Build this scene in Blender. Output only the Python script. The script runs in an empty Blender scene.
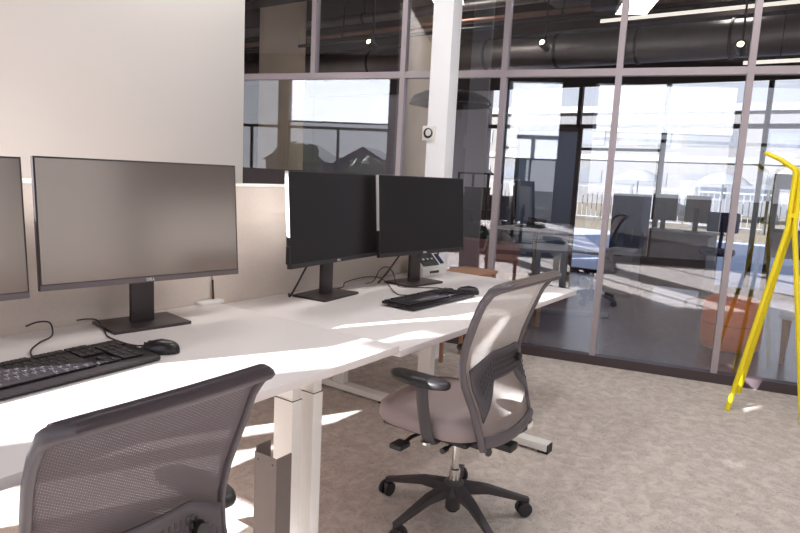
import bpy, bmesh, math, random
from math import pi, sin, cos, sqrt, radians
from mathutils import Vector, Matrix
random.seed(7)
S = bpy.context.scene
COL = S.collection

# ------------------------------------------------------------------ helpers
def link(o, parent=None):
    COL.objects.link(o)
    if parent is not None:
        o.parent = parent
    return o

def tag(o, label=None, cat=None, group=None, kind=None):
    if label: o['label'] = label
    if cat: o['category'] = cat
    if group: o['group'] = group
    if kind: o['kind'] = kind
    return o

def thing(name, label, cat, loc=(0, 0, 0), rz=0.0, group=None):
    o = bpy.data.objects.new(name, None)
    o.empty_display_size = 0.1
    COL.objects.link(o)
    o.location = loc
    o.rotation_euler = (0, 0, rz)
    return tag(o, label, cat, group)

class MB:
    """collects shapes into one bmesh"""
    def __init__(self):
        self.bm = bmesh.new()
    def box(self, x0, x1, y0, y1, z0, z1, M=None, bev=0.0):
        vs = [Vector((x, y, z)) for z in (z0, z1) for x, y in ((x0, y0), (x1, y0), (x1, y1), (x0, y1))]
        if M is not None: vs = [M @ v for v in vs]
        v = [self.bm.verts.new(c) for c in vs]
        fs = [self.bm.faces.new([v[i] for i in q]) for q in ((3, 2, 1, 0), (4, 5, 6, 7), (0, 1, 5, 4), (1, 2, 6, 5), (2, 3, 7, 6), (3, 0, 4, 7))]
        if bev > 0:
            es = list({e for f in fs for e in f.edges})
            bmesh.ops.bevel(self.bm, geom=es, offset=bev, segments=2, affect='EDGES', profile=0.6)
        return self
    def prism(self, poly, z0, z1, M=None, bev=0.0):
        """poly = list of (x,y) ccw, extruded z0..z1"""
        n = len(poly)
        a = [Vector((x, y, z0)) for x, y in poly]; b = [Vector((x, y, z1)) for x, y in poly]
        if M is not None:
            a = [M @ v for v in a]; b = [M @ v for v in b]
        a = [self.bm.verts.new(v) for v in a]; b = [self.bm.verts.new(v) for v in b]
        fs = [self.bm.faces.new(a[::-1]), self.bm.faces.new(b)]
        for i in range(n):
            fs.append(self.bm.faces.new([a[i], a[(i + 1) % n], b[(i + 1) % n], b[i]]))
        if bev > 0:
            es = list({e for f in fs[:2] for e in f.edges})
            bmesh.ops.bevel(self.bm, geom=es, offset=bev, segments=2, affect='EDGES', profile=0.6)
        return self
    def lathe(self, prof, n=24, c=(0, 0, 0), M=None, a0=0.0):
        """prof = [(r,z)...] about z through c"""
        rings = []
        for r, z in prof:
            if r < 1e-6:
                v = Vector((c[0], c[1], c[2] + z))
                rings.append([self.bm.verts.new(M @ v if M is not None else v)])
            else:
                ring = []
                for i in range(n):
                    t = a0 + 2 * pi * i / n
                    v = Vector((c[0] + r * cos(t), c[1] + r * sin(t), c[2] + z))
                    ring.append(self.bm.verts.new(M @ v if M is not None else v))
                rings.append(ring)
        for A, B in zip(rings, rings[1:]):
            for i in range(n):
                j = (i + 1) % n
                if len(A) == 1 and len(B) == 1: continue
                if len(A) == 1: self.bm.faces.new([A[0], B[j], B[i]][::-1])
                elif len(B) == 1: self.bm.faces.new([A[i], A[j], B[0]])
                else: self.bm.faces.new([A[i], A[j], B[j], B[i]])
        if len(rings[0]) > 1: self.bm.faces.new(rings[0][::-1])
        if len(rings[-1]) > 1: self.bm.faces.new(rings[-1])
        return self
    def tube(self, pts, r, n=10, closed=False, flat=1.0, up=None):
        """sweep of an ellipse (r, r*flat) along pts; r may be a list"""
        pts = [Vector(p) for p in pts]; N = len(pts)
        rs = r if isinstance(r, (list, tuple)) else [r] * N
        rings = []; prev = None
        for i, p in enumerate(pts):
            if closed: d = pts[(i + 1) % N] - pts[i - 1]
            else: d = pts[min(i + 1, N - 1)] - pts[max(i - 1, 0)]
            if d.length < 1e-9: d = Vector((0, 0, 1))
            d.normalize()
            if up is not None: s = Vector(up)
            elif prev is None: s = Vector((0, 0, 1)) if abs(d.z) < .9 else Vector((1, 0, 0))
            else: s = prev
            s = s - d * s.dot(d)
            if s.length < 1e-6: s = d.orthogonal()
            s.normalize(); prev = s
            t = d.cross(s)
            rings.append([self.bm.verts.new(p + s * (rs[i] * cos(2 * pi * k / n)) + t * (rs[i] * flat * sin(2 * pi * k / n))) for k in range(n)])
        m = N if closed else N - 1
        for i in range(m):
            A, B = rings[i], rings[(i + 1) % N]
            for k in range(n):
                self.bm.faces.new([A[k], A[(k + 1) % n], B[(k + 1) % n], B[k]])
        if not closed:
            self.bm.faces.new(rings[0][::-1]); self.bm.faces.new(rings[-1])
        return self
    def bar(self, p, q, w, h, up=(0, 0, 1)):
        """rectangular bar from p to q: w sideways, h along up"""
        p, q = Vector(p), Vector(q); d = (q - p).normalized(); u = Vector(up); u = (u - d * u.dot(d)).normalized(); s = d.cross(u)
        v = []
        for c in (p, q):
            for a, b in ((-1, -1), (1, -1), (1, 1), (-1, 1)):
                v.append(self.bm.verts.new(c + s * (a * w / 2) + u * (b * h / 2)))
        for f in ((3, 2, 1, 0), (4, 5, 6, 7), (0, 1, 5, 4), (1, 2, 6, 5), (2, 3, 7, 6), (3, 0, 4, 7)):
            self.bm.faces.new([v[i] for i in f])
        return self
    def grid(self, f, nu, nv, thick=0.0):
        """surface f(u,v)->(x,y,z), u,v in 0..1"""
        V = [[self.bm.verts.new(f(i / nu, j / nv)) for j in range(nv + 1)] for i in range(nu + 1)]
        for i in range(nu):
            for j in range(nv):
                self.bm.faces.new([V[i][j], V[i + 1][j], V[i + 1][j + 1], V[i][j + 1]])
        return self
    def blob(self, c, r, sub=2, amp=0.15, sz=1.0, seed=0):
        rnd = random.Random(seed)
        g = bmesh.ops.create_icosphere(self.bm, subdivisions=sub, radius=1.0)
        for v in g['verts']:
            k = r * (1 + amp * (rnd.random() - .5) * 2)
            v.co = Vector((c[0] + v.co.x * k, c[1] + v.co.y * k, c[2] + v.co.z * k * sz))
        return self
    def build(self, name, m, parent=None, smooth=True, ang=35, kind=None, label=None, solid=0.0):
        bmesh.ops.recalc_face_normals(self.bm, faces=self.bm.faces)
        me = bpy.data.meshes.new(name)
        self.bm.to_mesh(me); self.bm.free()
        if smooth:
            for p in me.polygons: p.use_smooth = True
            try: me.set_sharp_from_angle(angle=radians(ang))
            except Exception: pass
        for mm_ in (m if isinstance(m, (list, tuple)) else [m]): me.materials.append(mm_)
        o = bpy.data.objects.new(name, me)
        link(o, parent)
        if solid:
            md = o.modifiers.new('thickness', 'SOLIDIFY'); md.thickness = solid; md.offset = 0
        if kind: o['kind'] = kind
        if label: o['label'] = label
        return o

def copy_tree(o, parent=None):
    c = o.copy(); COL.objects.link(c); c.parent = parent
    for ch in list(o.children): copy_tree(ch, c)
    return c

def smoothpath(pts, n=8):
    """Catmull-Rom"""
    P = [Vector(p) for p in pts]; P = [2 * P[0] - P[1]] + P + [2 * P[-1] - P[-2]]
    out = []
    for i in range(1, len(P) - 2):
        for k in range(n):
            t = k / n; a, b, c, d = P[i - 1:i + 3]
            out.append(.5 * ((2 * b) + (c - a) * t + (2 * a - 5 * b + 4 * c - d) * t * t + (3 * b - a - 3 * c + d) * t ** 3))
    out.append(P[-2])
    return out

# ------------------------------------------------------------------ materials
def mat(name, col=(.5, .5, .5), rough=.5, metal=0.0, spec=.5, noise=0.0, nscale=20, bump=0.0, bscale=200, coat=0.0, emis=None, estr=0.0, ior=None):
    m = bpy.data.materials.new(name); m.use_nodes = True
    nt = m.node_tree; b = nt.nodes['Principled BSDF']
    b.inputs['Base Color'].default_value = (*col, 1); b.inputs['Roughness'].default_value = rough
    b.inputs['Metallic'].default_value = metal
    b.inputs['Specular IOR Level'].default_value = spec
    if ior: b.inputs['IOR'].default_value = ior
    if coat: b.inputs['Coat Weight'].default_value = coat
    if emis: b.inputs['Emission Color'].default_value = (*emis, 1); b.inputs['Emission Strength'].default_value = estr
    tc = nt.nodes.new('ShaderNodeTexCoord')
    if noise:
        n = nt.nodes.new('ShaderNodeTexNoise'); n.inputs['Scale'].default_value = nscale; n.inputs['Detail'].default_value = 4
        nt.links.new(tc.outputs['Object'], n.inputs['Vector'])
        mr = nt.nodes.new('ShaderNodeMapRange'); mr.inputs['To Min'].default_value = 1 - noise; mr.inputs['To Max'].default_value = 1 + noise
        nt.links.new(n.outputs['Fac'], mr.inputs['Value'])
        mx = nt.nodes.new('ShaderNodeVectorMath'); mx.operation = 'SCALE'; mx.inputs[0].default_value = col
        nt.links.new(mr.outputs['Result'], mx.inputs['Scale']); nt.links.new(mx.outputs['Vector'], b.inputs['Base Color'])
    if bump:
        n = nt.nodes.new('ShaderNodeTexNoise'); n.inputs['Scale'].default_value = bscale; n.inputs['Detail'].default_value = 3
        nt.links.new(tc.outputs['Object'], n.inputs['Vector'])
        bp = nt.nodes.new('ShaderNodeBump'); bp.inputs['Strength'].default_value = bump; bp.inputs['Distance'].default_value = .002
        nt.links.new(n.outputs['Fac'], bp.inputs['Height']); nt.links.new(bp.outputs['Normal'], b.inputs['Normal'])
    return m

def lin(r, g, b):
    f = lambda c: ((c / 255 + .055) / 1.055) ** 2.4 if c / 255 > .04045 else c / 255 / 12.92
    return (f(r), f(g), f(b))

def carpet_mat():
    m = mat('carpet', lin(190, 170, 160), .95, spec=.1)
    nt = m.node_tree; N = nt.nodes; L = nt.links; b = N['Principled BSDF']
    tc = N.new('ShaderNodeTexCoord')
    n1 = N.new('ShaderNodeTexNoise'); n1.inputs['Scale'].default_value = 15; n1.inputs['Detail'].default_value = 8; n1.inputs['Roughness'].default_value = .7
    n1.inputs['Distortion'].default_value = .6
    n2 = N.new('ShaderNodeTexNoise'); n2.inputs['Scale'].default_value = 34; n2.inputs['Detail'].default_value = 6; n2.inputs['Roughness'].default_value = .65; n2.inputs['Distortion'].default_value = 1.4
    n3 = N.new('ShaderNodeTexNoise'); n3.inputs['Scale'].default_value = 200; n3.inputs['Detail'].default_value = 2
    for n in (n1, n2, n3): L.new(tc.outputs['Object'], n.inputs['Vector'])
    # creases: narrow band around the mid value of the distorted noise
    s = N.new('ShaderNodeMath'); s.operation = 'SUBTRACT'; s.inputs[1].default_value = .5; L.new(n2.outputs['Fac'], s.inputs[0])
    ab = N.new('ShaderNodeMath'); ab.operation = 'ABSOLUTE'; L.new(s.outputs[0], ab.inputs[0])
    cr = N.new('ShaderNodeMapRange'); cr.inputs['From Max'].default_value = .016; cr.inputs['To Min'].default_value = .0; cr.inputs['To Max'].default_value = 1; L.new(ab.outputs[0], cr.inputs['Value'])
    gate = N.new('ShaderNodeMapRange'); gate.inputs['From Min'].default_value = .46; gate.inputs['From Max'].default_value = .56; L.new(n1.outputs['Fac'], gate.inputs['Value'])
    inv = N.new('ShaderNodeMath'); inv.operation = 'MAXIMUM'; L.new(cr.outputs[0], inv.inputs[0]); L.new(gate.outputs[0], inv.inputs[1])
    r = N.new('ShaderNodeValToRGB'); r.color_ramp.elements[0].position = .3; r.color_ramp.elements[0].color = (*lin(188, 176, 167), 1)
    r.color_ramp.elements[1].position = .7; r.color_ramp.elements[1].color = (*lin(218, 206, 197), 1)
    L.new(n1.outputs['Fac'], r.inputs['Fac'])
    mx = N.new('ShaderNodeMixRGB'); mx.inputs['Color1'].default_value = (*lin(130, 117, 111), 1); L.new(inv.outputs[0], mx.inputs['Fac']); L.new(r.outputs['Color'], mx.inputs['Color2'])
    mr = N.new('ShaderNodeMapRange'); mr.inputs['To Min'].default_value = .8; mr.inputs['To Max'].default_value = 1.2; L.new(n3.outputs['Fac'], mr.inputs['Value'])
    sc = N.new('ShaderNodeVectorMath'); sc.operation = 'SCALE'; L.new(mx.outputs['Color'], sc.inputs[0]); L.new(mr.outputs[0], sc.inputs['Scale'])
    L.new(sc.outputs['Vector'], b.inputs['Base Color'])
    bp = N.new('ShaderNodeBump'); bp.inputs['Strength'].default_value = .5; bp.inputs['Distance'].default_value = .003
    L.new(n3.outputs['Fac'], bp.inputs['Height']); L.new(bp.outputs['Normal'], b.inputs['Normal'])
    return m

def glass_mat(name, tint=(.88, .90, .93), refl=.125):
    m = bpy.data.materials.new(name); m.use_nodes = True
    nt = m.node_tree; N = nt.nodes; L = nt.links; N.clear()
    out = N.new('ShaderNodeOutputMaterial'); tr = N.new('ShaderNodeBsdfTransparent'); tr.inputs['Color'].default_value = (*tint, 1)
    gl = N.new('ShaderNodeBsdfGlossy'); gl.inputs['Roughness'].default_value = .0; gl.inputs['Color'].default_value = (1, 1, 1, 1)
    lw = N.new('ShaderNodeLayerWeight'); lw.inputs['Blend'].default_value = .25
    mr = N.new('ShaderNodeMapRange'); mr.inputs['To Min'].default_value = refl; mr.inputs['To Max'].default_value = .9
    pw = N.new('ShaderNodeMath'); pw.operation = 'POWER'; pw.inputs[1].default_value = 3
    L.new(lw.outputs['Facing'], pw.inputs[0]); L.new(pw.outputs[0], mr.inputs['Value'])
    mx = N.new('ShaderNodeMixShader'); L.new(mr.outputs[0], mx.inputs['Fac']); L.new(tr.outputs[0], mx.inputs[1]); L.new(gl.outputs[0], mx.inputs[2])
    L.new(mx.outputs[0], out.inputs['Surface'])
    return m

def mesh_fabric_mat(name, col, trans=.35, scale=400, hole=.74, tcol=(.9, .84, .78)):
    """woven see-through chair mesh: diffuse + translucent with small slanted holes"""
    m = bpy.data.materials.new(name); m.use_nodes = True
    nt = m.node_tree; N = nt.nodes; L = nt.links; N.clear()
    out = N.new('ShaderNodeOutputMaterial')
    df = N.new('ShaderNodeBsdfDiffuse'); df.inputs['Color'].default_value = (*col, 1)
    tl = N.new('ShaderNodeBsdfTranslucent'); tl.inputs['Color'].default_value = (*tcol, 1)
    tp = N.new('ShaderNodeBsdfTransparent')
    m1 = N.new('ShaderNodeMixShader'); m1.inputs['Fac'].default_value = trans; L.new(df.outputs[0], m1.inputs[1]); L.new(tl.outputs[0], m1.inputs[2])
    tc = N.new('ShaderNodeTexCoord'); mp = N.new('ShaderNodeMapping'); mp.inputs['Rotation'].default_value = (0, radians(28), 0)
    L.new(tc.outputs['Object'], mp.inputs['Vector'])
    sx = N.new('ShaderNodeSeparateXYZ'); L.new(mp.outputs['Vector'], sx.inputs[0])
    def wave(sock, k):
        a = N.new('ShaderNodeMath'); a.operation = 'MULTIPLY'; a.inputs[1].default_value = k; L.new(sock, a.inputs[0])
        s = N.new('ShaderNodeMath'); s.operation = 'SINE'; L.new(a.outputs[0], s.inputs[0]); return s
    w1 = wave(sx.outputs['X'], scale * 2 * pi / 2); w2 = wave(sx.outputs['Z'], scale * 2 * pi / 3.2)
    pr = N.new('ShaderNodeMath'); pr.operation = 'MULTIPLY'; L.new(w1.outputs[0], pr.inputs[0]); L.new(w2.outputs[0], pr.inputs[1])
    gt = N.new('ShaderNodeMath'); gt.operation = 'GREATER_THAN'; gt.inputs[1].default_value = hole; L.new(pr.outputs[0], gt.inputs[0])
    m2 = N.new('ShaderNodeMixShader'); L.new(gt.outputs[0], m2.inputs['Fac']); L.new(m1.outputs[0], m2.inputs[1]); L.new(tp.outputs[0], m2.inputs[2])
    L.new(m2.outputs[0], out.inputs['Surface'])
    return m

def translucent_mat(name, col, fac=.5):
    m = bpy.data.materials.new(name); m.use_nodes = True
    nt = m.node_tree; N = nt.nodes; L = nt.links; N.clear()
    out = N.new('ShaderNodeOutputMaterial')
    df = N.new('ShaderNodeBsdfDiffuse'); df.inputs['Color'].default_value = (*col, 1)
    tl = N.new('ShaderNodeBsdfTranslucent'); tl.inputs['Color'].default_value = (*col, 1)
    mx = N.new('ShaderNodeMixShader'); mx.inputs['Fac'].default_value = fac
    L.new(df.outputs[0], mx.inputs[1]); L.new(tl.outputs[0], mx.inputs[2]); L.new(mx.outputs[0], out.inputs['Surface'])
    return m

M = dict(
    carpet=carpet_mat(),
    desk=mat('white_desk_laminate', lin(226, 218, 215), .42, noise=.02, nscale=6),
    white_metal=mat('white_powder_coat', lin(232, 228, 222), .45, noise=.02),
    seam=mat('dark_seam', (.03, .03, .03), .6),
    divider=mat('divider_fabric', lin(214, 201, 189), .9, spec=.15, noise=.06, nscale=90, bump=.3, bscale=600),
    divider_trim=mat('divider_trim', lin(240, 236, 230), .5),
    panel=mat('tall_partition_surface', lin(211, 205, 200), .8, spec=.2, noise=.015, nscale=3),
    dark_trim=mat('dark_bronze_trim', lin(52, 42, 42), .5, noise=.08, nscale=8),
    mullion=mat('mullion_metal', lin(172, 160, 163), .42, metal=.25, noise=.06, nscale=5),
    base_rail=mat('base_rail_metal', lin(78, 66, 68), .45, metal=.2, noise=.06),
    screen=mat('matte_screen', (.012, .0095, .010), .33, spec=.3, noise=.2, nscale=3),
    screen_glare=mat('painted_glare_screen', (.13, .108, .096), .17, spec=.5, ior=2.7, noise=.1, nscale=3),  # warm grey base paints the room's reflection into the screen colour
    bezel=mat('monitor_bezel', lin(44, 38, 40), .4, noise=.05),
    chin=mat('monitor_chin', lin(104, 92, 92), .45, noise=.05),
    stand=mat('monitor_stand', lin(66, 58, 58), .38, metal=.35, noise=.06),
    monback=mat('monitor_back', lin(214, 210, 208), .5, noise=.04),
    logo=mat('logo_grey', lin(215, 215, 215), .4),
    kbd=mat('keyboard_black', lin(30, 24, 27), .38, noise=.1, nscale=30),
    key=mat('keycap_black', lin(36, 30, 34), .42, noise=.1, nscale=40),
    legend=mat('keycap_legend', lin(128, 126, 130), .5),
    cable=mat('black_cable', lin(36, 28, 28), .5),
    plastic=mat('chair_dark_plastic', lin(70, 64, 66), .5, noise=.08, nscale=15),
    frame=mat('chair_frame_plastic', lin(92, 84, 86), .42, noise=.06, nscale=15),
    black=mat('black_plastic', lin(30, 27, 28), .45, noise=.1),
    seat=mat('seat_fabric', lin(158, 143, 141), .9, spec=.15, noise=.07, nscale=200, bump=.3, bscale=500),
    chrome=mat('chrome', (.75, .73, .7), .2, metal=1.0),
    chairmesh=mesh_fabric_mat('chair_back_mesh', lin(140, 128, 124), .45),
    chairmesh_shaded=mesh_fabric_mat('shaded_chair_back_mesh', lin(84, 75, 79), .16, hole=.91, scale=330, tcol=(.7, .62, .6)),  # same mesh darkened, shade on the near chair put into the colour
    lumbar=mat('lumbar_plastic', lin(82, 76, 80), .55, noise=.1, nscale=120),
    caster=mat('caster_rubber', lin(46, 42, 44), .55, noise=.1),
    tag=mat('white_label', lin(238, 232, 226), .6),
    steel=mat('brushed_steel', lin(112, 101, 95), .5, metal=.25, noise=.08, nscale=30),
    socket=mat('socket_black', lin(26, 24, 26), .4),
    yellow=mat('yellow_paint', lin(246, 222, 20), .38, noise=.02),
    post=mat('post_paint', lin(246, 246, 248), .55, noise=.02, nscale=4),
    concrete=mat('concrete', lin(228, 204, 174), .8, noise=.12, nscale=4, bump=.2, bscale=40),
    ceiling=mat('dark_ceiling', lin(60, 48, 43), .9, noise=.15, nscale=3),
    ownceil=mat('office_ceiling', lin(80, 72, 68), .9, noise=.1, nscale=3),
    wall=mat('warm_white_wall', lin(224, 214, 204), .8, noise=.02, nscale=3),
    greywall=mat('grey_wall', lin(186, 178, 176), .8, noise=.03, nscale=3),
    darkwall=mat('dark_brown_wall', lin(70, 58, 54), .8, noise=.1, nscale=3),
    duct=mat('duct_metal', lin(150, 140, 132), .38, metal=.7, noise=.2, nscale=5),
    pipe=mat('copper_pipe', lin(150, 110, 90), .4, metal=.6, noise=.1),
    rearfloor=mat('dark_floor', lin(70, 62, 92), .27, noise=.12, nscale=4, spec=.6),
    navy=mat('navy_fabric', lin(44, 50, 92), .8, noise=.1, nscale=60),
    pink=mat('dusty_pink_fabric', lin(150, 100, 94), .9, noise=.1, nscale=80),
    wood=mat('pale_wood', lin(168, 124, 96), .5, noise=.14, nscale=14),
    brownwood=mat('grey_brown_wood', lin(112, 96, 92), .6, noise=.3, nscale=9),
    orange=mat('orange_fabric', (.95, .18, .04), .8, noise=.08, nscale=60),
    red=mat('red_orange_paint', lin(205, 62, 30), .4, noise=.05),
    green=mat('plant_leaf', lin(48, 92, 34), .6, noise=.35, nscale=40),
    pot=mat('dark_pot', lin(40, 36, 46), .5, noise=.1),
    tree=mat('tree_foliage', lin(92, 100, 60), .9, noise=.4, nscale=3),
    trunk=mat('bark', lin(88, 70, 56), .9, noise=.3, nscale=10),
    lampglow=mat('lamp_glow', (1, .85, .6), .5, emis=(1, .78, .45), estr=14),
    striplight=mat('strip_light', (1, .95, .85), .5, emis=(1, .9, .74), estr=1.3),
    pendant=mat('pendant_black', (.006, .005, .005), .4, noise=.1),
    pendin=mat('pendant_inside', lin(190, 180, 176), .6),
    blind=translucent_mat('roller_blind_fabric', (.86, .88, .93), .62),
    blindbar=mat('blind_bar', lin(90, 86, 90), .5),
    glass=glass_mat('partition_glass'),
    winglass=glass_mat('window_glass', (.92, .94, .98), .05),
    paving=mat('terrace_paving', lin(176, 182, 196), .8, noise=.1, nscale=2),
    sand=mat('sandy_ground', (.23, .19, .14), 1.0, spec=.0, noise=.15, nscale=.4),
    asphalt=mat('street_surface', (.085, .08, .075), 1.0, spec=.0, noise=.15, nscale=.4),
    facade=mat('pale_facade', (.115, .108, .102), .85, noise=.06, nscale=.5),
    facade_band=mat('facade_window_band', (.06, .063, .07), .35, noise=.15, nscale=.7),
    white_paint=mat('van_paint', (.17, .17, .175), .3, noise=.02),
    car_glass=mat('vehicle_glass', lin(70, 76, 86), .15),
    tyre=mat('tyre', lin(36, 36, 38), .8, noise=.1),
    silver=mat('silver_paint', (.06, .062, .066), .3, metal=.2, noise=.03),
    farhouse=mat('dark_house', lin(92, 88, 96), .85, noise=.1, nscale=.6),
    farroof=mat('dark_roof', lin(66, 60, 64), .8, noise=.1, nscale=1),
    fence=mat('fence_white', (.14, .14, .14), .6, noise=.04),
    canvas=mat('parasol_canvas', (.2, .2, .2), .8, noise=.03),
)

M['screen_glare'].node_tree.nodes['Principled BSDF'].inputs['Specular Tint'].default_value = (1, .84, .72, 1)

# ------------------------------------------------------------------ camera
F, PITCH, ROLL, YAW, CH = 636.19, 0.145125, 0.049546, 0.96218, 1.3449
fwd = Vector((sin(YAW) * cos(PITCH), cos(YAW) * cos(PITCH), -sin(PITCH)))
rt = Vector((cos(YAW), -sin(YAW), 0)); up = rt.cross(fwd)
r2 = cos(ROLL) * rt + sin(ROLL) * up; u2 = -sin(ROLL) * rt + cos(ROLL) * up
cam = bpy.data.cameras.new('camera'); co = bpy.data.objects.new('camera', cam); COL.objects.link(co)
R = Matrix((r2, u2, -fwd)).transposed().to_4x4(); R.translation = Vector((0, 0, CH)); co.matrix_world = R
cam.sensor_width = 36; cam.lens = F / 800 * 36; cam.clip_end = 400; cam.clip_start = .05
S.camera = co

# ------------------------------------------------------------------ light
SUN_E, SKY_E = 34.0, 1.0
sd = Vector((1, -.5, -.42)).normalized()
sl = bpy.data.lights.new('sun', 'SUN'); sl.energy = SUN_E; sl.angle = radians(.5); sl.color = (1, .97, .94)
so = bpy.data.objects.new('sun', sl); COL.objects.link(so); so.rotation_euler = sd.to_track_quat('-Z', 'Y').to_euler(); so.location = (-10, 8, 9)
w = bpy.data.worlds.new('sky'); S.world = w; w.use_nodes = True
nt = w.node_tree; N = nt.nodes; L = nt.links
bg = N['Background']; tc = N.new('ShaderNodeTexCoord'); sx = N.new('ShaderNodeSeparateXYZ'); L.new(tc.outputs['Generated'], sx.inputs[0])
cr = N.new('ShaderNodeValToRGB'); cr.color_ramp.elements[0].position = 0; cr.color_ramp.elements[0].color = (1.5, 1.45, 1.42, 1)
cr.color_ramp.elements[1].position = .7; cr.color_ramp.elements[1].color = (.6, .72, .95, 1)
L.new(sx.outputs['Z'], cr.inputs['Fac']); L.new(cr.outputs['Color'], bg.inputs['Color']); bg.inputs['Strength'].default_value = SKY_E
S.view_settings.view_transform = 'Standard'; S.view_settings.look = 'None'; S.view_settings.exposure = 0.12

# unseen fill lights added for ambient brightness, shaped as ceiling panels
def fill_panel(x, y, e, lx=1.5, ly=.35):
    t = thing('fill_light', 'unseen fill light panel added above the desks', 'fill light', (x, y, 3.37), 0, 'added office fill light panels')
    MB().box(-lx / 2, lx / 2, -ly / 2, ly / 2, -.02, .03).build('housing', M['white_metal'], t)
    l = bpy.data.lights.new('fill_lamp', 'AREA'); l.shape = 'RECTANGLE'; l.size = lx; l.size_y = ly; l.energy = e; l.color = (1, .985, .98)
    o = bpy.data.objects.new('fill_lamp', l); COL.objects.link(o); o.parent = t; o.location = (0, 0, -.05)
FILL_E = 23
for x, y in ((2.2, -2.4), (4.0, -2.2), (2.5, 3.0), (2.1, .9), (3.4, .3)):
    fill_panel(x, y, FILL_E)

# ------------------------------------------------------------------ glass partition frame of reference
GA, GX, GY, GW, ZT = .222836, 4.6672, 1.44785, .82313, 2.10
def G(k, z=0.0, off=0.0):
    return Vector((GX + sin(GA) * k * GW + off * cos(GA), GY - cos(GA) * k * GW + off * sin(GA), z))
K0, K1 = -8, 7
HC, HR = 3.4, 3.6
def struct(mb, name, m, parent=None, **k):
    o = mb.build(name, m, parent, smooth=False); 
    if parent is None: o['kind'] = 'structure'
    return o

# floors: office carpet up to the partition, dark floor beyond
a, b = G(K0), G(K1)
WX, YN, YS = -2.0, 8.0, -4.0
poly = [(WX, YS), (b.x, b.y), (a.x, a.y), (WX, a.y)]
bY = b.y
poly = [(WX, bY), (b.x, bY), (a.x, a.y), (WX, a.y)]
struct(MB().prism(poly, -.12, 0), 'floor', M['carpet'])
FX = 9.4
struct(MB().prism([(b.x, bY), (FX + .1, bY), (FX + .1, 9.2), (a.x, 9.2), (a.x, a.y)], -.12, 0), 'floor_back', M['rearfloor'])
struct(MB().prism(poly, HC, HC + .12), 'ceiling', M['ownceil'])
struct(MB().prism([(b.x, bY), (FX + .1, bY), (FX + .1, 9.2), (a.x, 9.2), (a.x, a.y)], HR, HR + .12), 'ceiling_back', M['ceiling'])
struct(MB().prism([(G(K1, 0, .0).x, bY), (G(K1, 0, .06).x, bY), (G(K0, 0, .06).x, a.y), (a.x, a.y)], HC, HR), 'trim_1', M['dark_trim'])
# end walls
struct(MB().box(WX - .15, a.x, a.y, a.y + .12, -.1, HC), 'wall_left', M['wall'])
mb = MB(); RW = [(.9, 2.95), (3.1, 5.0), (6.6, 8.6)]  # windows put in so the near screens mirror bright sky
RT = [2.7, 1.75, 2.7]
mb.box(WX - .15, FX + .1, bY - .12, bY, -.1, .7).box(WX - .15, FX + .1, bY - .12, bY, 2.7, HR)
ed = [WX - .15] + [e for w_ in RW for e in w_] + [FX + .1]
for i in range(0, len(ed), 2): mb.box(ed[i], ed[i + 1], bY - .12, bY, .7, 2.7)
mb.box(3.1, 5.0, bY - .12, bY, 1.75, 2.7)
struct(mb, 'wall_right', M['darkwall'])
for i, (x0, x1) in enumerate(RW):
    tz = RT[i]; f = MB().box(x0, x1, bY - .09, bY - .04, .7, .75).box(x0, x1, bY - .09, bY - .04, tz - .05, tz).box(x0, x0 + .05, bY - .09, bY - .04, .7, tz).box(x1 - .05, x1, bY - .09, bY - .04, .7, tz)
    fr = struct(f, 'window_%d' % (10 + i), M['dark_trim'])
    MB().box(x0 + .05, x1 - .05, bY - .068, bY - .062, .75, tz - .05).build('pane', M['winglass'], fr, smooth=False)
struct(MB().box(a.x, FX + .1, 9.2, 9.32, -.1, HR), 'wall_far_left', M['darkwall'])

# window wall behind the camera at x = WX: piers, sills, lintel
WT = 3.06
WIN = [(bY + .3, -1.55), (-1.45, .85), (1.35, 2.3), (2.66, 4.3), (4.36, 6.3), (6.45, a.y - .3)]
mb = MB()
mb.box(WX - .15, WX, bY, a.y, WT, HC).box(WX - .15, WX, bY, a.y, -.1, .08)
edges = [bY] + [e for w_ in WIN for e in w_] + [a.y]
for i in range(0, len(edges), 2):
    mb.box(WX - .15, WX, edges[i], edges[i + 1], .08, WT)
for ya_, yb_, za_ in ((2.66, 2.84, 1.94), (2.84, 2.98, 2.09), (2.97, 3.07, 2.62), (3.07, 3.3, 2.36), (3.3, 3.55, 2.50), (3.55, 3.8, 2.78)): mb.box(WX - .15, WX, ya_, yb_, za_, WT)  # stepped head pieces added only to stop sun spilling on the carpet
struct(mb, 'wall_back', M['darkwall'])
for i, (y0, y1) in enumerate(WIN):
    f = MB(); x0, x1 = WX - .11, WX - .05
    for ya, yb in ((y0, y0 + .045), (y1 - .045, y1)): f.box(x0, x1, ya, yb, .08, WT)
    f.box(x0, x1, y0, y1, .08, .13).box(x0, x1, y0, y1, WT - .03, WT)
    if i not in (3,):
        f.box(x0, x1, y0, y1, 2.08, 2.13)
        f.box(x0, x1, (y0 + y1) / 2 - .02, (y0 + y1) / 2 + .02, .13, 2.1)
    fr = struct(f, 'window_%d' % (i + 1), M['dark_trim'])
    MB().box(WX - .085, WX - .079, y0 + .045, y1 - .045, .13, WT - .03).build('pane', M['winglass'], fr, smooth=False)
for (y0, y1, zb) in ((-1.43, .83, 2.24), (1.37, 2.28, 1.72), (4.4, 6.28, 2.22)):
    t = thing('roller_blind', 'white roller blind half lowered in the window behind the desks', 'blind', (WX - .03, (y0 + y1) / 2, zb), 0, 'white roller blinds of the office windows')
    h = (y1 - y0) / 2
    MB().grid(lambda u, v: Vector((0, -h + 2 * h * u, (WT - zb - .05) * v)), 1, 1).build('blind_cloth', M['blind'], t, smooth=False)
    MB().box(-.012, .012, -h, h, -.03, 0).build('bottom_bar', M['blindbar'], t, smooth=False)

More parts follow.
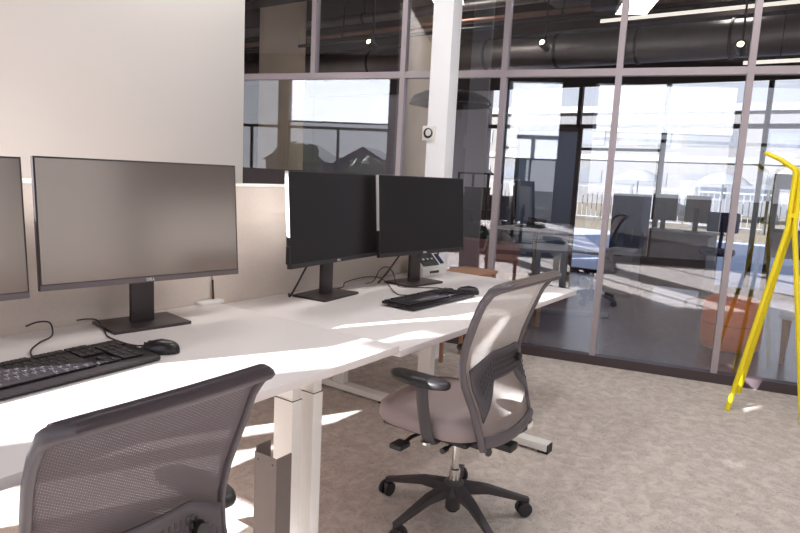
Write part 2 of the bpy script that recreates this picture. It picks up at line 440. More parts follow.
# partition frame
pf = thing('glass_partition_frame', None, None); 
for k_ in ('label', 'category'):
    if k_ in pf: del pf[k_]
COL.objects.unlink(pf); bpy.data.objects.remove(pf)
n = 0
for k in range(K0, K1 + 1):
    n += 1
    c = G(k); ZM = Matrix.Translation((c.x, c.y, 0)) @ Matrix.Rotation(GA, 4, 'Z')
    struct(MB().box(-.035, .035, -.021, .021, (ZT if k == -3 else 0), HC, M=ZM), 'trim_%d' % (n + 1), M['mullion'])
c = G(0); ZM = Matrix.Translation((c.x, c.y, 0)) @ Matrix.Rotation(GA, 4, 'Z')
ya, yb = -K1 * GW, -K0 * GW
struct(MB().box(-.03, .03, ya, yb, ZT, ZT + .05, M=ZM), 'trim_30', M['mullion'])
struct(MB().box(-.04, .04, ya, yb, 0, .07, M=ZM), 'baseboard_partition', M['base_rail'])
struct(MB().box(-.03, .03, ya, yb, HC - .06, HC, M=ZM), 'trim_31', M['mullion'])
SPAN = 2.25 * GW
struct(MB().box(-.025, .025, SPAN, yb, .07, 1.33, M=ZM), 'trim_32', M['dark_trim'])
for k in range(K0, K1):
    z0 = .07 if k >= -2 else (.07 if k > -3 else 1.33)
    y0, y1 = -(k + 1) * GW + (.021 if k != -4 else .0), -k * GW - (.021 if k != -3 else .0)
    o = struct(MB().box(-.004, .004, y0, y1, (.07 if k >= -2 else 1.33), ZT, M=ZM), 'window_%d' % (20 + k - K0), M['glass'])
    o = struct(MB().box(-.004, .004, y0, y1, ZT + .05, HC - .06, M=ZM), 'window_%d' % (40 + k - K0), M['glass'])

# tall beige partition behind the benches (left of photo)
t = thing('tall_partition', 'tall beige partition panel standing behind the desks at left', 'partition', (1.50, 3.3, 0))
MB().box(-1.1, 1.37, 0, .07, .02, 3.05, bev=.006).build('panel', M['panel'], t)
MB().box(-1.09, 1.36, .005, .065, .0, .02).build('plinth', M['dark_trim'], t)

# steel post with sensor
t = thing('square_post', 'white painted square steel post in front of the glass partition', 'post', (3.96, 2.46, 0))
MB().box(-.06, .06, -.082, .082, 0, HC, bev=.006).build('shaft', M['post'], t)
MB().box(-.08, .08, -.10, .10, 0, .012).build('base_plate', M['post'], t)
t = thing('thermostat', 'small white square wall thermostat with black round dial on the white post', 'thermostat', (3.9, 2.52, 1.638))
MB().box(-.014, .001, -.052, .052, -.052, .052, bev=.004).build('housing', M['white_metal'], t)
RY = Matrix.Rotation(-pi / 2, 4, 'Y')
MB().lathe([(.036, .014), (.036, .022), (.03, .024), (0, .024)], 28, M=RY).build('dial', M['black'], t)
MB().lathe([(.024, .024), (.022, .0255), (0, .0255)], 24, c=(.004, -.006, 0), M=RY).build('dial_face', M['logo'], t)

# ------------------------------------------------------------------ desks
def desk(name, label, x0, x1, y0, y1, z, legs, group=None, sock=None):
    t = thing(name, label, 'desk', (x0, y0, 0), 0, group)
    wd, dp = x1 - x0, y1 - y0
    MB().box(0, wd, 0, dp, z - .026, z, bev=.002).build('tabletop', M['desk'], t)
    MB().box(.12, wd - .12, dp * .42, dp * .42 + .05, z - .066, z - .026).box(.12, wd - .12, dp * .7, dp * .7 + .05, z - .066, z - .026).build('crossbeam', M['white_metal'], t)
    for (lx, ly, f0, f1) in legs:
        lx -= x0; ly -= y0; f0 -= y0; f1 -= y0
        g = MB().box(lx - .0235, lx + .0235, ly - .0425, ly + .0425, .05, z - .14, bev=.004).build('leg', M['white_metal'], t)
        MB().box(lx - .02, lx + .02, ly - .039, ly + .039, z - .14, z - .026, bev=.003).build('inner_column', M['white_metal'], g)
        MB().box(lx - .0225, lx + .0225, ly - .0415, ly + .0415, z - .1425, z - .1395).build('column_seam', M['seam'], g)
        ft = MB().box(lx - .035, lx + .035, f0, f1, .012, .05, bev=.006).build('foot', M['white_metal'], t)
        MB().box(lx - .03, lx + .03, f0 - .004, f0 + .05, 0, .013).box(lx - .03, lx + .03, f0 - .005, f0 + .004, .0, .045).build('end_cap', M['black'], ft)
        MB().box(lx - .03, lx + .03, f1 - .05, f1 + .004, 0, .013).box(lx - .03, lx + .03, f1 - .004, f1 + .005, .0, .045).build('end_cap', M['black'], ft)
    return t
D1, D2 = .74, .722
desk('height_adjustable_desk', 'near white desk with the keyboard and mouse at lower left', .02, 1.806, 1.243, 2.262, D1, [(1.547, 1.43, 1.0, 1.48), (1.445, 1.427, 1.0, 1.80), (.35, 1.427, 1.0, 1.80)])
d2 = desk('height_adjustable_desk', 'white desk with two black monitors, further from the camera', 1.812, 3.60, 1.243, 2.262, D2, [(2.93, 1.83, 1.08, 2.05)])
desk('height_adjustable_desk', 'white desk hidden behind the beige screen, its foot showing under the bench', 1.86, 3.86, 2.33, 2.96, D2, [(2.93, 2.45, 2.08, 2.9)])
desk('height_adjustable_desk', 'unseen white desk added behind the beige screen to shade the floor', -.02, 1.84, 2.33, 2.96, D2, [(.3, 2.65, 2.4, 2.92)])  # hidden desk added to block sun from the floor under the near desk
# socket on the desk leg
t = thing('power_socket', 'black socket plate fixed to the white desk leg behind the chair', 'socket', (2.906, 1.83, .47))
MB().box(-.008, 0, -.03, .03, -.05, .05, bev=.003).build('plate', M['socket'], t)
MB().lathe([(.016, .008), (.016, .011), (.011, .0112), (0, .009)], 20, c=(.02, 0, 0), M=RY).lathe([(.016, .008), (.016, .011), (.011, .0112), (0, .009)], 20, c=(-.02, 0, 0), M=RY).build('outlets', M['bezel'], t)

# divider screens
for x0, x1, lb in ((-.02, 1.802, 'beige fabric desk screen behind the near monitors'), (1.808, 3.69, 'beige fabric desk screen behind the two black monitors')):
    t = thing('desk_screen', lb, 'screen', ((x0 + x1) / 2, 2.285, 0), 0)
    h = (x1 - x0) / 2
    MB().box(-h, h, -.017, .017, .60, 1.25, bev=.006).build('panel', M['divider'], t)
    MB().box(-h, h, -.018, .018, 1.25, 1.264).build('top_trim', M['divider_trim'], t)
    MB().box(-h + .3, -h + .36, .0, .04, .60, .72).build('bracket', M['white_metal'], t); MB().box(h - .36, h - .3, .0, .04, .60, .72).build('bracket', M['white_metal'], t)
t = thing('screen_clamp', 'small white clamp at the joint of the beige desk screens', 'clamp', (1.78, 2.235, D1))
MB().box(-.07, .05, -.02, .028, 0, .014, bev=.003).build('clamp_body', M['white_metal'], t)
MB().tube([(.02, .018, .014), (.02, .024, .10)], .004, 8).build('pin', M['cable'], t)

# grey channel post beside the desk leg
t = thing('metal_channel_post', 'short grey steel channel post open at the top beside the white desk leg', 'post', (1.235, 1.275, 0))
MB().box(-.03, -.026, -.045, .045, 0, .53).box(-.026, .03, -.045, -.041, 0, .53).box(-.026, .03, .041, .045, 0, .545).build('channel', M['steel'], t, smooth=False)
MB().box(-.026, .028, -.041, .041, .40, .41).build('inner_web', M['dark_trim'], t, smooth=False)
for q_ in (.03, -.03): MB().lathe([(.003, 0), (.003, .0012), (0, .0012)], 10, c=(.51, q_, .03), M=RY).build('rivet', M['black'], t)

# ------------------------------------------------------------------ text
def text_mesh(body, size, m, parent, Mx, name, ext=.0004):
    cu = bpy.data.curves.new(name, 'FONT'); cu.body = body; cu.size = size; cu.align_x = 'CENTER'; cu.align_y = 'CENTER'; cu.extrude = ext; cu.offset = size * .02
    tmp = bpy.data.objects.new('tmp', cu); COL.objects.link(tmp)
    dg = bpy.context.evaluated_depsgraph_get(); me = bpy.data.meshes.new_from_object(tmp.evaluated_get(dg)); bpy.data.objects.remove(tmp)
    me.name = name; me.materials.clear(); me.materials.append(m); me.transform(Mx)
    return link(bpy.data.objects.new(name, me), parent)

# ------------------------------------------------------------------ monitors
MW, MHt = .731, .434
def monitor(label, x, y, z, rz, tilt, dz, bw=.29, bd=.2, base_off=.10, scr='screen'):
    """x,y = bottom centre of screen face, z bottom of panel, dz desk height"""
    t = thing('computer_monitor', label, 'monitor', (x, y, dz), rz)
    hz = z - dz
    T = Matrix.Translation((0, 0, hz)) @ Matrix.Rotation(-tilt, 4, 'X')
    W = MW / 2
    MB().box(-W, W, 0, .022, 0, MHt, M=T, bev=.002).build('housing', M['bezel'], t)
    MB().box(-W + .006, W - .006, -.0012, 0, .022, MHt - .006, M=T).build('display', M[scr], t, smooth=False)
    if scr == 'screen': MB().box(-W - .0015, -W + .001, .0, .018, MHt * .33, MHt - .001, M=T).build('sunlit_edge', M['monback'], t, smooth=False, label='painted sunlit side edge')  # pale strip paints sunlight on the upper left edge
    MB().box(-W + .001, W - .001, -.002, 0, .001, .019, M=T).build('chin', M['chin' if scr != 'screen' else 'bezel'], t, smooth=False)
    MB().box(-W + .03, W - .03, .022, .045, .05, MHt - .05, M=T, bev=.01).build('back_cover', M['monback'], t)
    text_mesh('DELL', .014, M['logo'], t, T @ Matrix.Translation((0, -.0024, .0098)) @ Matrix.Rotation(pi / 2, 4, 'X'), 'logo_text')
    MB().box(-.044, .044, .062, .085, .012, hz + .16, bev=.006).build('neck', M['stand'], t)
    MB().box(-.05, .05, .044, .07, hz + .08, hz + .2, bev=.004).build('mount', M['stand'], t)
    MB().box(-bw / 2, bw / 2, base_off - bd / 2 - .03, base_off + bd / 2 - .03, 0, .012, bev=.003).build('base', M['stand'], t)
    return t
def mon_at(label, mx, my, z, r, tilt, dz, scr='screen'):
    c = Vector((mx, my)) + Vector((cos(r), sin(r))) * MW / 2
    return monitor(label, c.x, c.y, z, r, tilt, dz, scr=scr)
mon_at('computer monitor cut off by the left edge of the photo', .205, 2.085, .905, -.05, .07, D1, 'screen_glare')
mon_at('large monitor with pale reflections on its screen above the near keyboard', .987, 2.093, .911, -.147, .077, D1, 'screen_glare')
m3 = mon_at('black monitor with sunlit left edge, left of the far pair', 2.007, 1.986, .90, .0935, .065, D2)
m4 = mon_at('black monitor at the right end of the far desk', 2.657, 1.985, .90, -.1288, .080, D2)
for mm in (m3, m4):
    pass
def bits(mm):
    MB().box(-.378, -.366, .002, .02, .20, .28).build('side_module', M['black'], mm)
bits(m3)

# ------------------------------------------------------------------ keyboards and mice
def keyboard(label, cx, cy, z, rz, W, Dp, detail):
    t = thing('keyboard', label, 'keyboard', (cx, cy, z), rz)
    T = Matrix.Rotation(radians(2.2), 4, 'X') @ Matrix.Translation((0, 0, .007))
    r_ = .012
    def rr(w, d, r):
        out = []
        for (sx_, sy_, a0) in ((1, 1, 0), (-1, 1, 90), (-1, -1, 180), (1, -1, 270)):
            for k in range(5):
                a_ = radians(a0 + k * 22.5); out.append((sx_ * (w - r) + r * cos(a_), sy_ * (d - r) + r * sin(a_)))
        return out
    MB().prism(rr(W / 2, Dp / 2, r_), .001, .0125, M=T, bev=.002).build('case', M['kbd'], t)
    for q_ in (-W / 2 + .045, W / 2 - .045): MB().box(q_ - .015, q_ + .015, Dp / 2 - .03, Dp / 2 - .015, 0, .014).build('foot', M['black'], t)
    # key layout
    u = (W - .024) / 22.5
    rows = []
    y = Dp / 2 - .022
    kd = (Dp - .045) / 6.3; rp = kd
    def row(y, items): rows.append((y, items))
    row(y, [0, 2, 3, 4, 5, 6.5, 7.5, 8.5, 9.5, 11, 12, 13, 14, 15.25, 16.25, 17.25])
    ys = [y - rp * 1.2 - i * rp for i in range(5)]
    row(ys[0], [i for i in range(13)] + [(13, 2)] + [15.25, 16.25, 17.25, 18.5, 19.5, 20.5, 21.5])
    row(ys[1], [(0, 1.5)] + [1.5 + i for i in range(12)] + [(13.5, 1.5)] + [15.25, 16.25, 17.25, 18.5, 19.5, 20.5])
    row(ys[2], [(0, 1.75)] + [1.75 + i for i in range(11)] + [(12.75, 2.25)] + [18.5, 19.5, 20.5])
    row(ys[3], [(0, 2.25)] + [2.25 + i for i in range(10)] + [(12.25, 2.75), 16.25, 18.5, 19.5, 20.5])
    row(ys[4], [(0, 1.25), (1.25, 1.25), (2.5, 1.25), (3.75, 6.25), (10, 1.25), (11.25, 1.25), (12.5, 1.25), (13.75, 1.25), 15.25, 16.25, 17.25, (18.5, 2), 20.5])
    allk = MB()
    for yy, items in rows:
        for it in items:
            a_, w_ = it if isinstance(it, tuple) else (it, 1)
            xa = -W / 2 + .012 + a_ * u; xb = xa + w_ * u - .0022; xa += .0006
            yc0, yc1 = yy - kd / 2 + .001, yy + kd / 2 - .001
            tgt = MB() if detail else allk
            tgt.box(xa, xb, yc0, yc1, .0135, .019, M=T, bev=.0 if not detail else .0012)
            old = set(tgt.bm.faces); tgt.box(xa + .004, xa + .0085, yy + .0012, yy + .0052, .0188, .01915, M=T)
            for fc in tgt.bm.faces:
                if fc not in old: fc.material_index = 1
            if detail: tgt.build('key', [M['key'], M['legend']], t, smooth=False)
    if not detail: allk.build('keycaps', [M['key'], M['legend']], t, smooth=False)
    return t
k1 = keyboard('black keyboard on the near desk, lower left', .865, 1.775, D1, .045, .545, .235, True)
k2 = keyboard('black keyboard below the far pair of monitors', 2.655, 1.655, D2, -.03, .56, .19, False)

def mouse(label, cx, cy, z, rz, s=1.0):
    t = thing('computer_mouse', label, 'mouse', (cx, cy, z), rz)
    mb = MB(); nu, nv = 18, 8
    def f(i, j):
        a_ = 2 * pi * i / nu; v = j / nv * pi / 2
        px_, py_ = .034 * s * cos(a_), .06 * s * sin(a_)
        k = cos(v) ** .55; h = .036 * s * sin(v) * (1 - .22 * max(0, sin(a_)) * cos(v))
        return Vector((px_ * k, py_ * k - .006 * sin(v), .002 + h))
    rings = [[mb.bm.verts.new(f(i, j)) for i in range(nu)] for j in range(nv)]
    topv = mb.bm.verts.new(Vector((0, -.006, .002 + .04 * s)))
    for j in range(nv - 1):
        for i in range(nu): mb.bm.faces.new([rings[j][i], rings[j][(i + 1) % nu], rings[j + 1][(i + 1) % nu], rings[j + 1][i]])
    for i in range(nu): mb.bm.faces.new([rings[-1][i], rings[-1][(i + 1) % nu], topv])
    mb.bm.faces.new(rings[0][::-1])
    mb.build('mouse_body', M['kbd'], t, ang=60)
    MB().lathe([(.0, -.004), (.008, -.004), (.008, .004), (0, .004)], 14, M=Matrix.Translation((0, .028 * s, .0275 * s)) @ Matrix.Rotation(pi / 2, 4, 'Y')).build('scroll_wheel', M['caster'], t)
    MB().box(-.0006, .0006, .012, .05, .020 * s, .0285 * s).build('button_seam', M['seam'], t)
    return t
ms1 = mouse('black computer mouse right of the near keyboard', 1.187, 1.75, D1, .6, 1.08)
ms2 = mouse('black computer mouse beside the far keyboard', 2.975, 1.625, D2, .6, 1.08)
def cable(parent, pts, r=.0028, name='cable', n=8):
    inv = (Matrix.Translation(parent.location) @ parent.rotation_euler.to_matrix().to_4x4()).inverted()
    P = [inv @ Vector(p) for p in smoothpath(pts, n)]
    return MB().tube(P, r, 7).build(name, M['cable'], parent)
z1, z2 = D1 + .004, D2 + .004
# pixel-read cable routes on the desk
cable(k1, [(.89, 1.89, z1 + .006), (.892, 1.949, z1), (.922, 2.026, z1), (.983, 2.097, z1), (1.051, 2.156, z1), (1.076, 2.22, .771), (1.036, 2.22, .781), (1.0, 2.23, .77)])
cable(ms1, [(1.172, 1.815, z1 + .008), (1.17, 1.86, z1), (1.162, 1.93, z1), (1.171, 2.021, z1), (1.205, 2.103, z1), (1.235, 2.2, .758), (1.208, 2.22, .764), (1.18, 2.24, .76)])
cable(k2, [(2.67, 1.745, z2 + .006), (2.671, 1.81, z2), (2.671, 1.878, z2), (2.87, 2.12, .747), (2.721, 2.12, .774), (2.552, 2.12, .765), (2.529, 2.12, .741), (2.50, 2.16, .728)])
cable(ms2, [(2.945, 1.675, z2 + .008), (2.95, 1.74, z2), (2.985, 1.80, z2), (2.93, 1.87, z2), (2.877, 1.931, z2), (2.86, 2.0, z2), (2.974, 2.12, .771), (2.922, 2.12, .811), (2.847, 2.12, .803), (2.792, 2.12, .745), (2.76, 2.15, .728)])
def lcable(mm, pts, r=.0035, name='power_cable'):
    return MB().tube(smoothpath(pts, 8), r, 7).build(name, M['cable'], mm)
lcable(m3, [(-.03, .09, .24), (-.09, .12, .16), (-.15, .14, .06), (-.16, .17, .004), (-.12, .21, .004)], .005)
lcable(m4, [(-.04, .09, .24), (-.08, .12, .16), (-.16, .14, .06), (-.19, .17, .004), (-.12, .22, .004)], .005)

# white desk phone / card reader near the end of the far desk
t = thing('desk_device', 'small white desktop device with black display at the far desk end', 'device', (3.38, 2.155, D2), -.12)
prof = [(-.075, 0), (.05, 0), (.05, .13), (.02, .135), (-.075, .05)]
MX = Matrix(((0, 0, 1, 0), (1, 0, 0, 0), (0, 1, 0, 0), (0, 0, 0, 1)))
MB().prism(prof, -.12, .12, M=MX, bev=.005).build('housing', M['white_metal'], t)
nrm = Vector((0, -.085, .095)).normalized()
d_ = Vector((0, .095, .085)).normalized()
o_ = Vector((0, -.0275, .0925)) + nrm * .003
MB().bar(o_ - d_ * .047 + Vector((-.025, 0, 0)), o_ + d_ * .047 + Vector((-.025, 0, 0)), .15, .006, up=nrm).build('display', M['socket'], t)
MB().bar(o_ - d_ * .04 + Vector((.09, 0, 0)), o_ + d_ * .04 + Vector((.09, 0, 0)), .03, .008, up=nrm).build('side_key', M['navy'], t)
for i in range(3):
    MB().bar(o_ - d_ * .006 + Vector((-.065 + i * .04, 0, .004)), o_ + d_ * .006 + Vector((-.065 + i * .04, 0, .004)), .018, .004, up=nrm).build('display_digit', M['logo'], t)
MB().box(-.05, .04, -.0765, -.074, .015, .03).build('front_slot', M['stand'], t)
t = thing('white_card', 'white card strip lying beside the desktop device', 'card', (3.58, 2.16, D2))
MB().box(-.07, .06, -.02, .02, 0, .006, bev=.001).build('card', M['tag'], t)

# ------------------------------------------------------------------ plants
def leafball(t, r, n, c, seed, name='foliage', ls=.02):
    rnd = random.Random(seed); mb = MB()
    for _ in range(n):
        d = Vector((rnd.gauss(0, 1), rnd.gauss(0, 1), rnd.gauss(0, 1))).normalized(); rad = r * rnd.uniform(.55, 1)
        p = Vector(c) + d * rad; s = d.orthogonal().normalized(); s.rotate(Matrix.Rotation(rnd.uniform(0, 6.28), 3, d)); q = (d + s * .6).normalized(); s2 = q.cross(s).normalized()
        a_ = p - q * ls; b_ = p + q * ls
        v = [mb.bm.verts.new(x) for x in (a_, p + s2 * ls * .5, b_, p - s2 * ls * .5)]
        mb.bm.faces.new(v)
    return mb.build(name, M['green'], t, smooth=False)
t = thing('potted_plant', 'small green plant in a dark pot behind the far desk end', 'plant', (3.80, 2.38, D2))
MB().lathe([(.04, 0), (.055, .09), (.05, .092), (.045, .07), (0, .068)], 20).build('pot', M['pot'], t)
leafball(t, .075, 260, (0, 0, .14), 3)

# ------------------------------------------------------------------ office chair
def chair_base(t, spin):
    hub = MB().lathe([(.0, .155), (.03, .155), (.045, .14), (.05, .10), (.035, .085), (.03, .075), (.03, .035), (.0, .035)], 24).build('base_hub', M['plastic'], t)
    for i in range(5):
        a_ = radians(spin + 72 * i); Rz = Matrix.Rotation(a_, 4, 'Z')
        mb = MB(); prof = [(.03, .145, .026, .05), (.14, .13, .020, .036), (.28, .085, .014, .024), (.312, .076, .013, .022)]
        rings = []
        for (x, z, hw, th) in prof:
            rings.append([mb.bm.verts.new(Rz @ Vector((x, sx_ * hw * (1 if k else .55), z - (th if not k else 0)))) for sx_, k in ((-1, 0), (1, 0), (1, 1), (-1, 1))])
        # domed ridge on top
        for A, B in zip(rings, rings[1:]):
            for k in range(4): mb.bm.faces.new([A[k], A[(k + 1) % 4], B[(k + 1) % 4], B[k]])
        mb.bm.faces.new(rings[0][::-1]); mb.bm.faces.new(rings[-1])
        es = [e for e in mb.bm.edges]
        bmesh.ops.bevel(mb.bm, geom=es, offset=.004, segments=2, affect='EDGES', profile=.6)
        mb.build('base_spoke', M['plastic'], t)
        cM = Rz @ Matrix.Translation((.300, 0, .031)) @ Matrix.Rotation(radians(40 + 37 * i), 4, 'Z')
        c = MB().lathe([(.0065, 0), (.0065, .04), (0, .04)], 10, M=cM).box(-.014, .02, -.007, .007, -.004, .026, M=cM, bev=.003).build('caster', M['plastic'], t)
        X90 = Matrix.Rotation(pi / 2, 4, 'X')
        for s_ in (-1, 1):
            MB().lathe([(0, -.008), (.024, -.008), (.0295, -.004), (.0295, .004), (.024, .008), (.009, .009), (0, .006)], 22, M=cM @ Matrix.Translation((.008, s_ * .017, 0)) @ X90).build('wheel', M['caster'], c)
    MB().lathe([(.0, .14), (.023, .14), (.021, .20), (.0145, .205), (.0145, .385), (0, .385)], 22).build('gas_lift', M['chrome'], t)
    MB().lathe([(0, .022), (.02, .024), (.021, .06), (0, .06)], 18).build('lift_sleeve', M['black'], t)

# profile of the backrest: (z, y)
BP = [(.40, -.235), (.47, -.215), (.55, -.19), (.62, -.158), (.69, -.145), (.76, -.158), (.83, -.182), (.90, -.208), (.96, -.232), (.985, -.250), (1.0, -.272)]
def backY(z):
    for (z0, y0), (z1_, y1) in zip(BP, BP[1:]):
        if z <= z1_:
            k = (z - z0) / (z1_ - z0); k = max(0, min(1, k)); return y0 + (y1 - y0) * k
    return BP[-1][1]
def backW(z):
    k = (z - .40) / .6
    return .192 + .052 * min(1, k * 1.25) - (.0 if k < .93 else (k - .93) * .12)
def backP(u, z, off=0.0):
    """u -1..1 across; edges wrap forward a little"""
    return Vector((u * backW(z), backY(z) + .022 * u * u * (1 - max(0, z - .93) * 16 * .9 if z > .93 else 1) + off, z))

def make_chair(label, loc, rz, dz, spin, fab_m='chairmesh', group=None):
    t = thing('office_chair', label, 'chair', (*loc, 0), rz, group)
    chair_base(t, spin)
    # seat cushion: stacked superellipses
    mb = MB(); n = 40; rings = []
    for (k, z) in ((.90, .405), (.97, .412), (1.0, .43), (1.0, .455), (.975, .478), (.90, .489), (.7, .493), (.35, .490)):
        ring = []
        for i in range(n):
            a_ = 2 * pi * i / n; c_, s_ = cos(a_), sin(a_); e = 2 / 3.4
            x = .245 * k * math.copysign(abs(c_) ** e, c_); y = .235 * k * math.copysign(abs(s_) ** e, s_)
            zz = z - (.022 * max(0, (y - .12) / .12) ** 2 if z > .42 else 0)
            ring.append(mb.bm.verts.new((x, y + .045, zz)))
        rings.append(ring)
    for A, B in zip(rings, rings[1:]):
        for i in range(n): mb.bm.faces.new([A[i], A[(i + 1) % n], B[(i + 1) % n], B[i]])
    mb.bm.faces.new(rings[0][::-1]); mb.bm.faces.new(rings[-1])
    mb.build('seat', M['seat'], t, ang=70)
    MB().box(-.20, .20, -.15, .22, .388, .41, bev=.01).build('seat_shell', M['black'], t)
    mech = MB().box(-.085, .085, -.17, .11, .345, .39, bev=.012).box(-.03, .03, -.245, -.12, .345, .375, bev=.008).build('tilt_mechanism', M['black'], t)
    MB().tube([(-.08, .07, .372), (-.20, .08, .375), (-.25, .085, .365)], .007, 8).box(-.30, -.235, .062, .115, .352, .372, bev=.007).build('tilt_lever', M['black'], mech)
    MB().tube([(-.08, -.06, .372), (-.2, -.07, .372)], .006, 8).lathe([(0, 0), (.011, 0), (.011, .03), (0, .03)], 12, M=Matrix.Translation((-.2, -.07, .372)) @ Matrix.Rotation(-pi / 2, 4, 'Y')).build('height_lever', M['black'], mech)
    MB().tube([(.08, .07, .372), (.20, .08, .375)], .006, 8).box(.19, .25, .062, .11, .36, .376, bev=.006).build('side_lever', M['black'], mech)
    # backrest carrier
    bk = bpy.data.objects.new('backrest', None); COL.objects.link(bk); bk.parent = t; bk.location = (0, 0, dz)
    # perimeter frame
    zs = [.40 + .56 * i / 20 for i in range(21)]
    left = [backP(-1, z) for z in zs]; right = [backP(1, z) for z in reversed(zs)]
    top = []
    for i in range(0, 25):
        th = pi - pi * i / 24
        cx_ = math.copysign(abs(cos(th)) ** .35, cos(th)); sz_ = abs(sin(th)) ** .55
        z = .96 + .038 * sz_
        top.append(Vector((cx_ * .244, backY(z) + .022 * cx_ * cx_ * (1 - sz_ * .6) - .012 * sz_, z)))
    path = left + top[1:-1] + right
    NT = len(top) - 2
    rad = [.0155] * len(left) + [.0155 + .0105 * min(1, 3.2 * min(i_ + 1, NT - i_) / NT) for i_ in range(NT)] + [.0155] * len(right)
    MB().tube(path, rad, 10, flat=.6, up=(0, 1, 0)).build('back_frame', M['frame'], bk, ang=60)
    # fabric wrapped over the upper side of the top edge
    seg = [p for p in top if abs(p.x) < .236]
    def rim(u, v):
        q = seg[0] + (seg[-1] - seg[0]) * 0; f_ = u * (len(seg) - 1); i_ = min(int(f_), len(seg) - 2); k_ = f_ - i_
        q = seg[i_] * (1 - k_) + seg[i_ + 1] * k_; a_ = radians(5 + 165 * v)
        return q + Vector((0, .0275 * cos(a_), .0155 * sin(a_)))
    MB().grid(rim, 40, 10).build('top_rim', M[fab_m], bk, ang=80)
    # mesh panel
    def fab(u, v):
        z = .425 + (.992 - .425) * v; return backP((u * 2 - 1) * .975, z, -.002)
    MB().grid(fab, 24, 40).build('mesh_panel', M[fab_m], bk, ang=80)
    # lumbar support band behind the mesh: an arch, wider at its ends
    def lum(u, v):
        U = u * 2 - 1
        ztop = .735 - .055 * max(0, abs(U) - .45) / .55; zbot = .625 - .125 * max(0, abs(U) - .42) ** .8 / .58 ** .8
        z = zbot + (ztop - zbot) * v
        q = backP(U * .93, z, -.017 - .01 * (1 - U * U)); return q
    lb = MB().grid(lum, 30, 8).build('lumbar_support', M['lumbar'], bk, ang=60, solid=.005)
    slots = MB()
    for i in range(-11, 12):
        for j in range(4):
            U = i / 13.0
            z = .645 + j * .02 - (0 if abs(U) < .45 else (abs(U) - .45) * .16)
            q = backP(U * .93, z, -.0305 - .01 * (1 - U * U))
            slots.box(q.x - .003, q.x + .003, q.y - .001, q.y, q.z - .006, q.z + .006)
    slots.build('lumbar_slots', M['black'], lb, smooth=False)
    MB().lathe([(0, 0), (.014, 0), (.017, .008), (.014, .02), (0, .021)], 18, M=Matrix.Translation((.115, backY(.67) - .022, .672)) @ Matrix.Rotation(pi / 2, 4, 'X')).build('lumbar_knob', M['black'], lb)
    # lower cross bar and side yokes
    cbp = [Vector((u * .197, backY(.42) + .02 * u * u - .004, .432 - .016 * (1 - u * u))) for u in [i / 8 - 1 for i in range(17)]]
    MB().tube(cbp, .024, 10, flat=.55, up=(0, 0, 1)).build('cross_bar', M['frame'], bk, ang=60)
    MB().box(.075, .115, -.262, -.2575, .412, .430).build('paper_label', M['tag'], bk, smooth=False)
    for s_ in (-1, 1):
        pts = smoothpath([(s_ * .06, -.16, .365 - dz), (s_ * .13, -.2, .375 - dz * .5), (s_ * .178, -.226, .40)], 6)
        MB().tube(pts, .016, 8, flat=.8).build('back_bracket', M['plastic'], bk)
    # armrests
    for s_ in (-1, 1):
        ar = MB().tube(smoothpath([(s_ * .18, -.02, .395), (s_ * .235, -.025, .400), (s_ * .262, -.022, .43), (s_ * .264, .0, .53), (s_ * .262, .012, .612)], 6), .025, 10, flat=.55, up=(0, 1, 0)).build('armrest', M['plastic'], t, ang=60)
        MB().lathe([(0, 0), (.02, 0), (.022, .01), (.0, .012)], 16, c=(s_ * .262, -.022, .398)).build('arm_joint', M['chrome'], ar)
        mb = MB(); n = 30; rings = []
        for (k, z) in ((.8, .607), (.97, .612), (1, .622), (.97, .632), (.85, .638), (.4, .641)):
            ring = []
            for i in range(n):
                a_ = 2 * pi * i / n; c_, sn = cos(a_), sin(a_); e = 2 / 2.6
                x = .042 * k * math.copysign(abs(c_) ** e, c_); y = .128 * k * math.copysign(abs(sn) ** e, sn)
                ring.append(mb.bm.verts.new((s_ * (.258 - .02 * (y / .13) ** 2 * (1 if y > 0 else .3)) + x, y + .03, z)))
            rings.append(ring)
        for A, B in zip(rings, rings[1:]):
            for i in range(n): mb.bm.faces.new([A[i], A[(i + 1) % n], B[(i + 1) % n], B[i]])
        mb.bm.faces.new(rings[0][::-1]); mb.bm.faces.new(rings[-1])
        mb.build('arm_pad', M['black'], ar, ang=60)
    return t
make_chair('grey mesh office chair at the far desk, whole chair and wheels in view', (2.10, 1.15), 0.0, 0.0, 23)
c1 = make_chair('grey mesh office chair in the foreground at lower left, seen from behind', (.650, 1.16), 0.0, -.045, 5, 'chairmesh_shaded')
for o in c1.children:
    if o.name.startswith('backrest'): o.scale = (.885, 1, 1)
    if o.name.startswith('armrest'): o.location.z = -.035

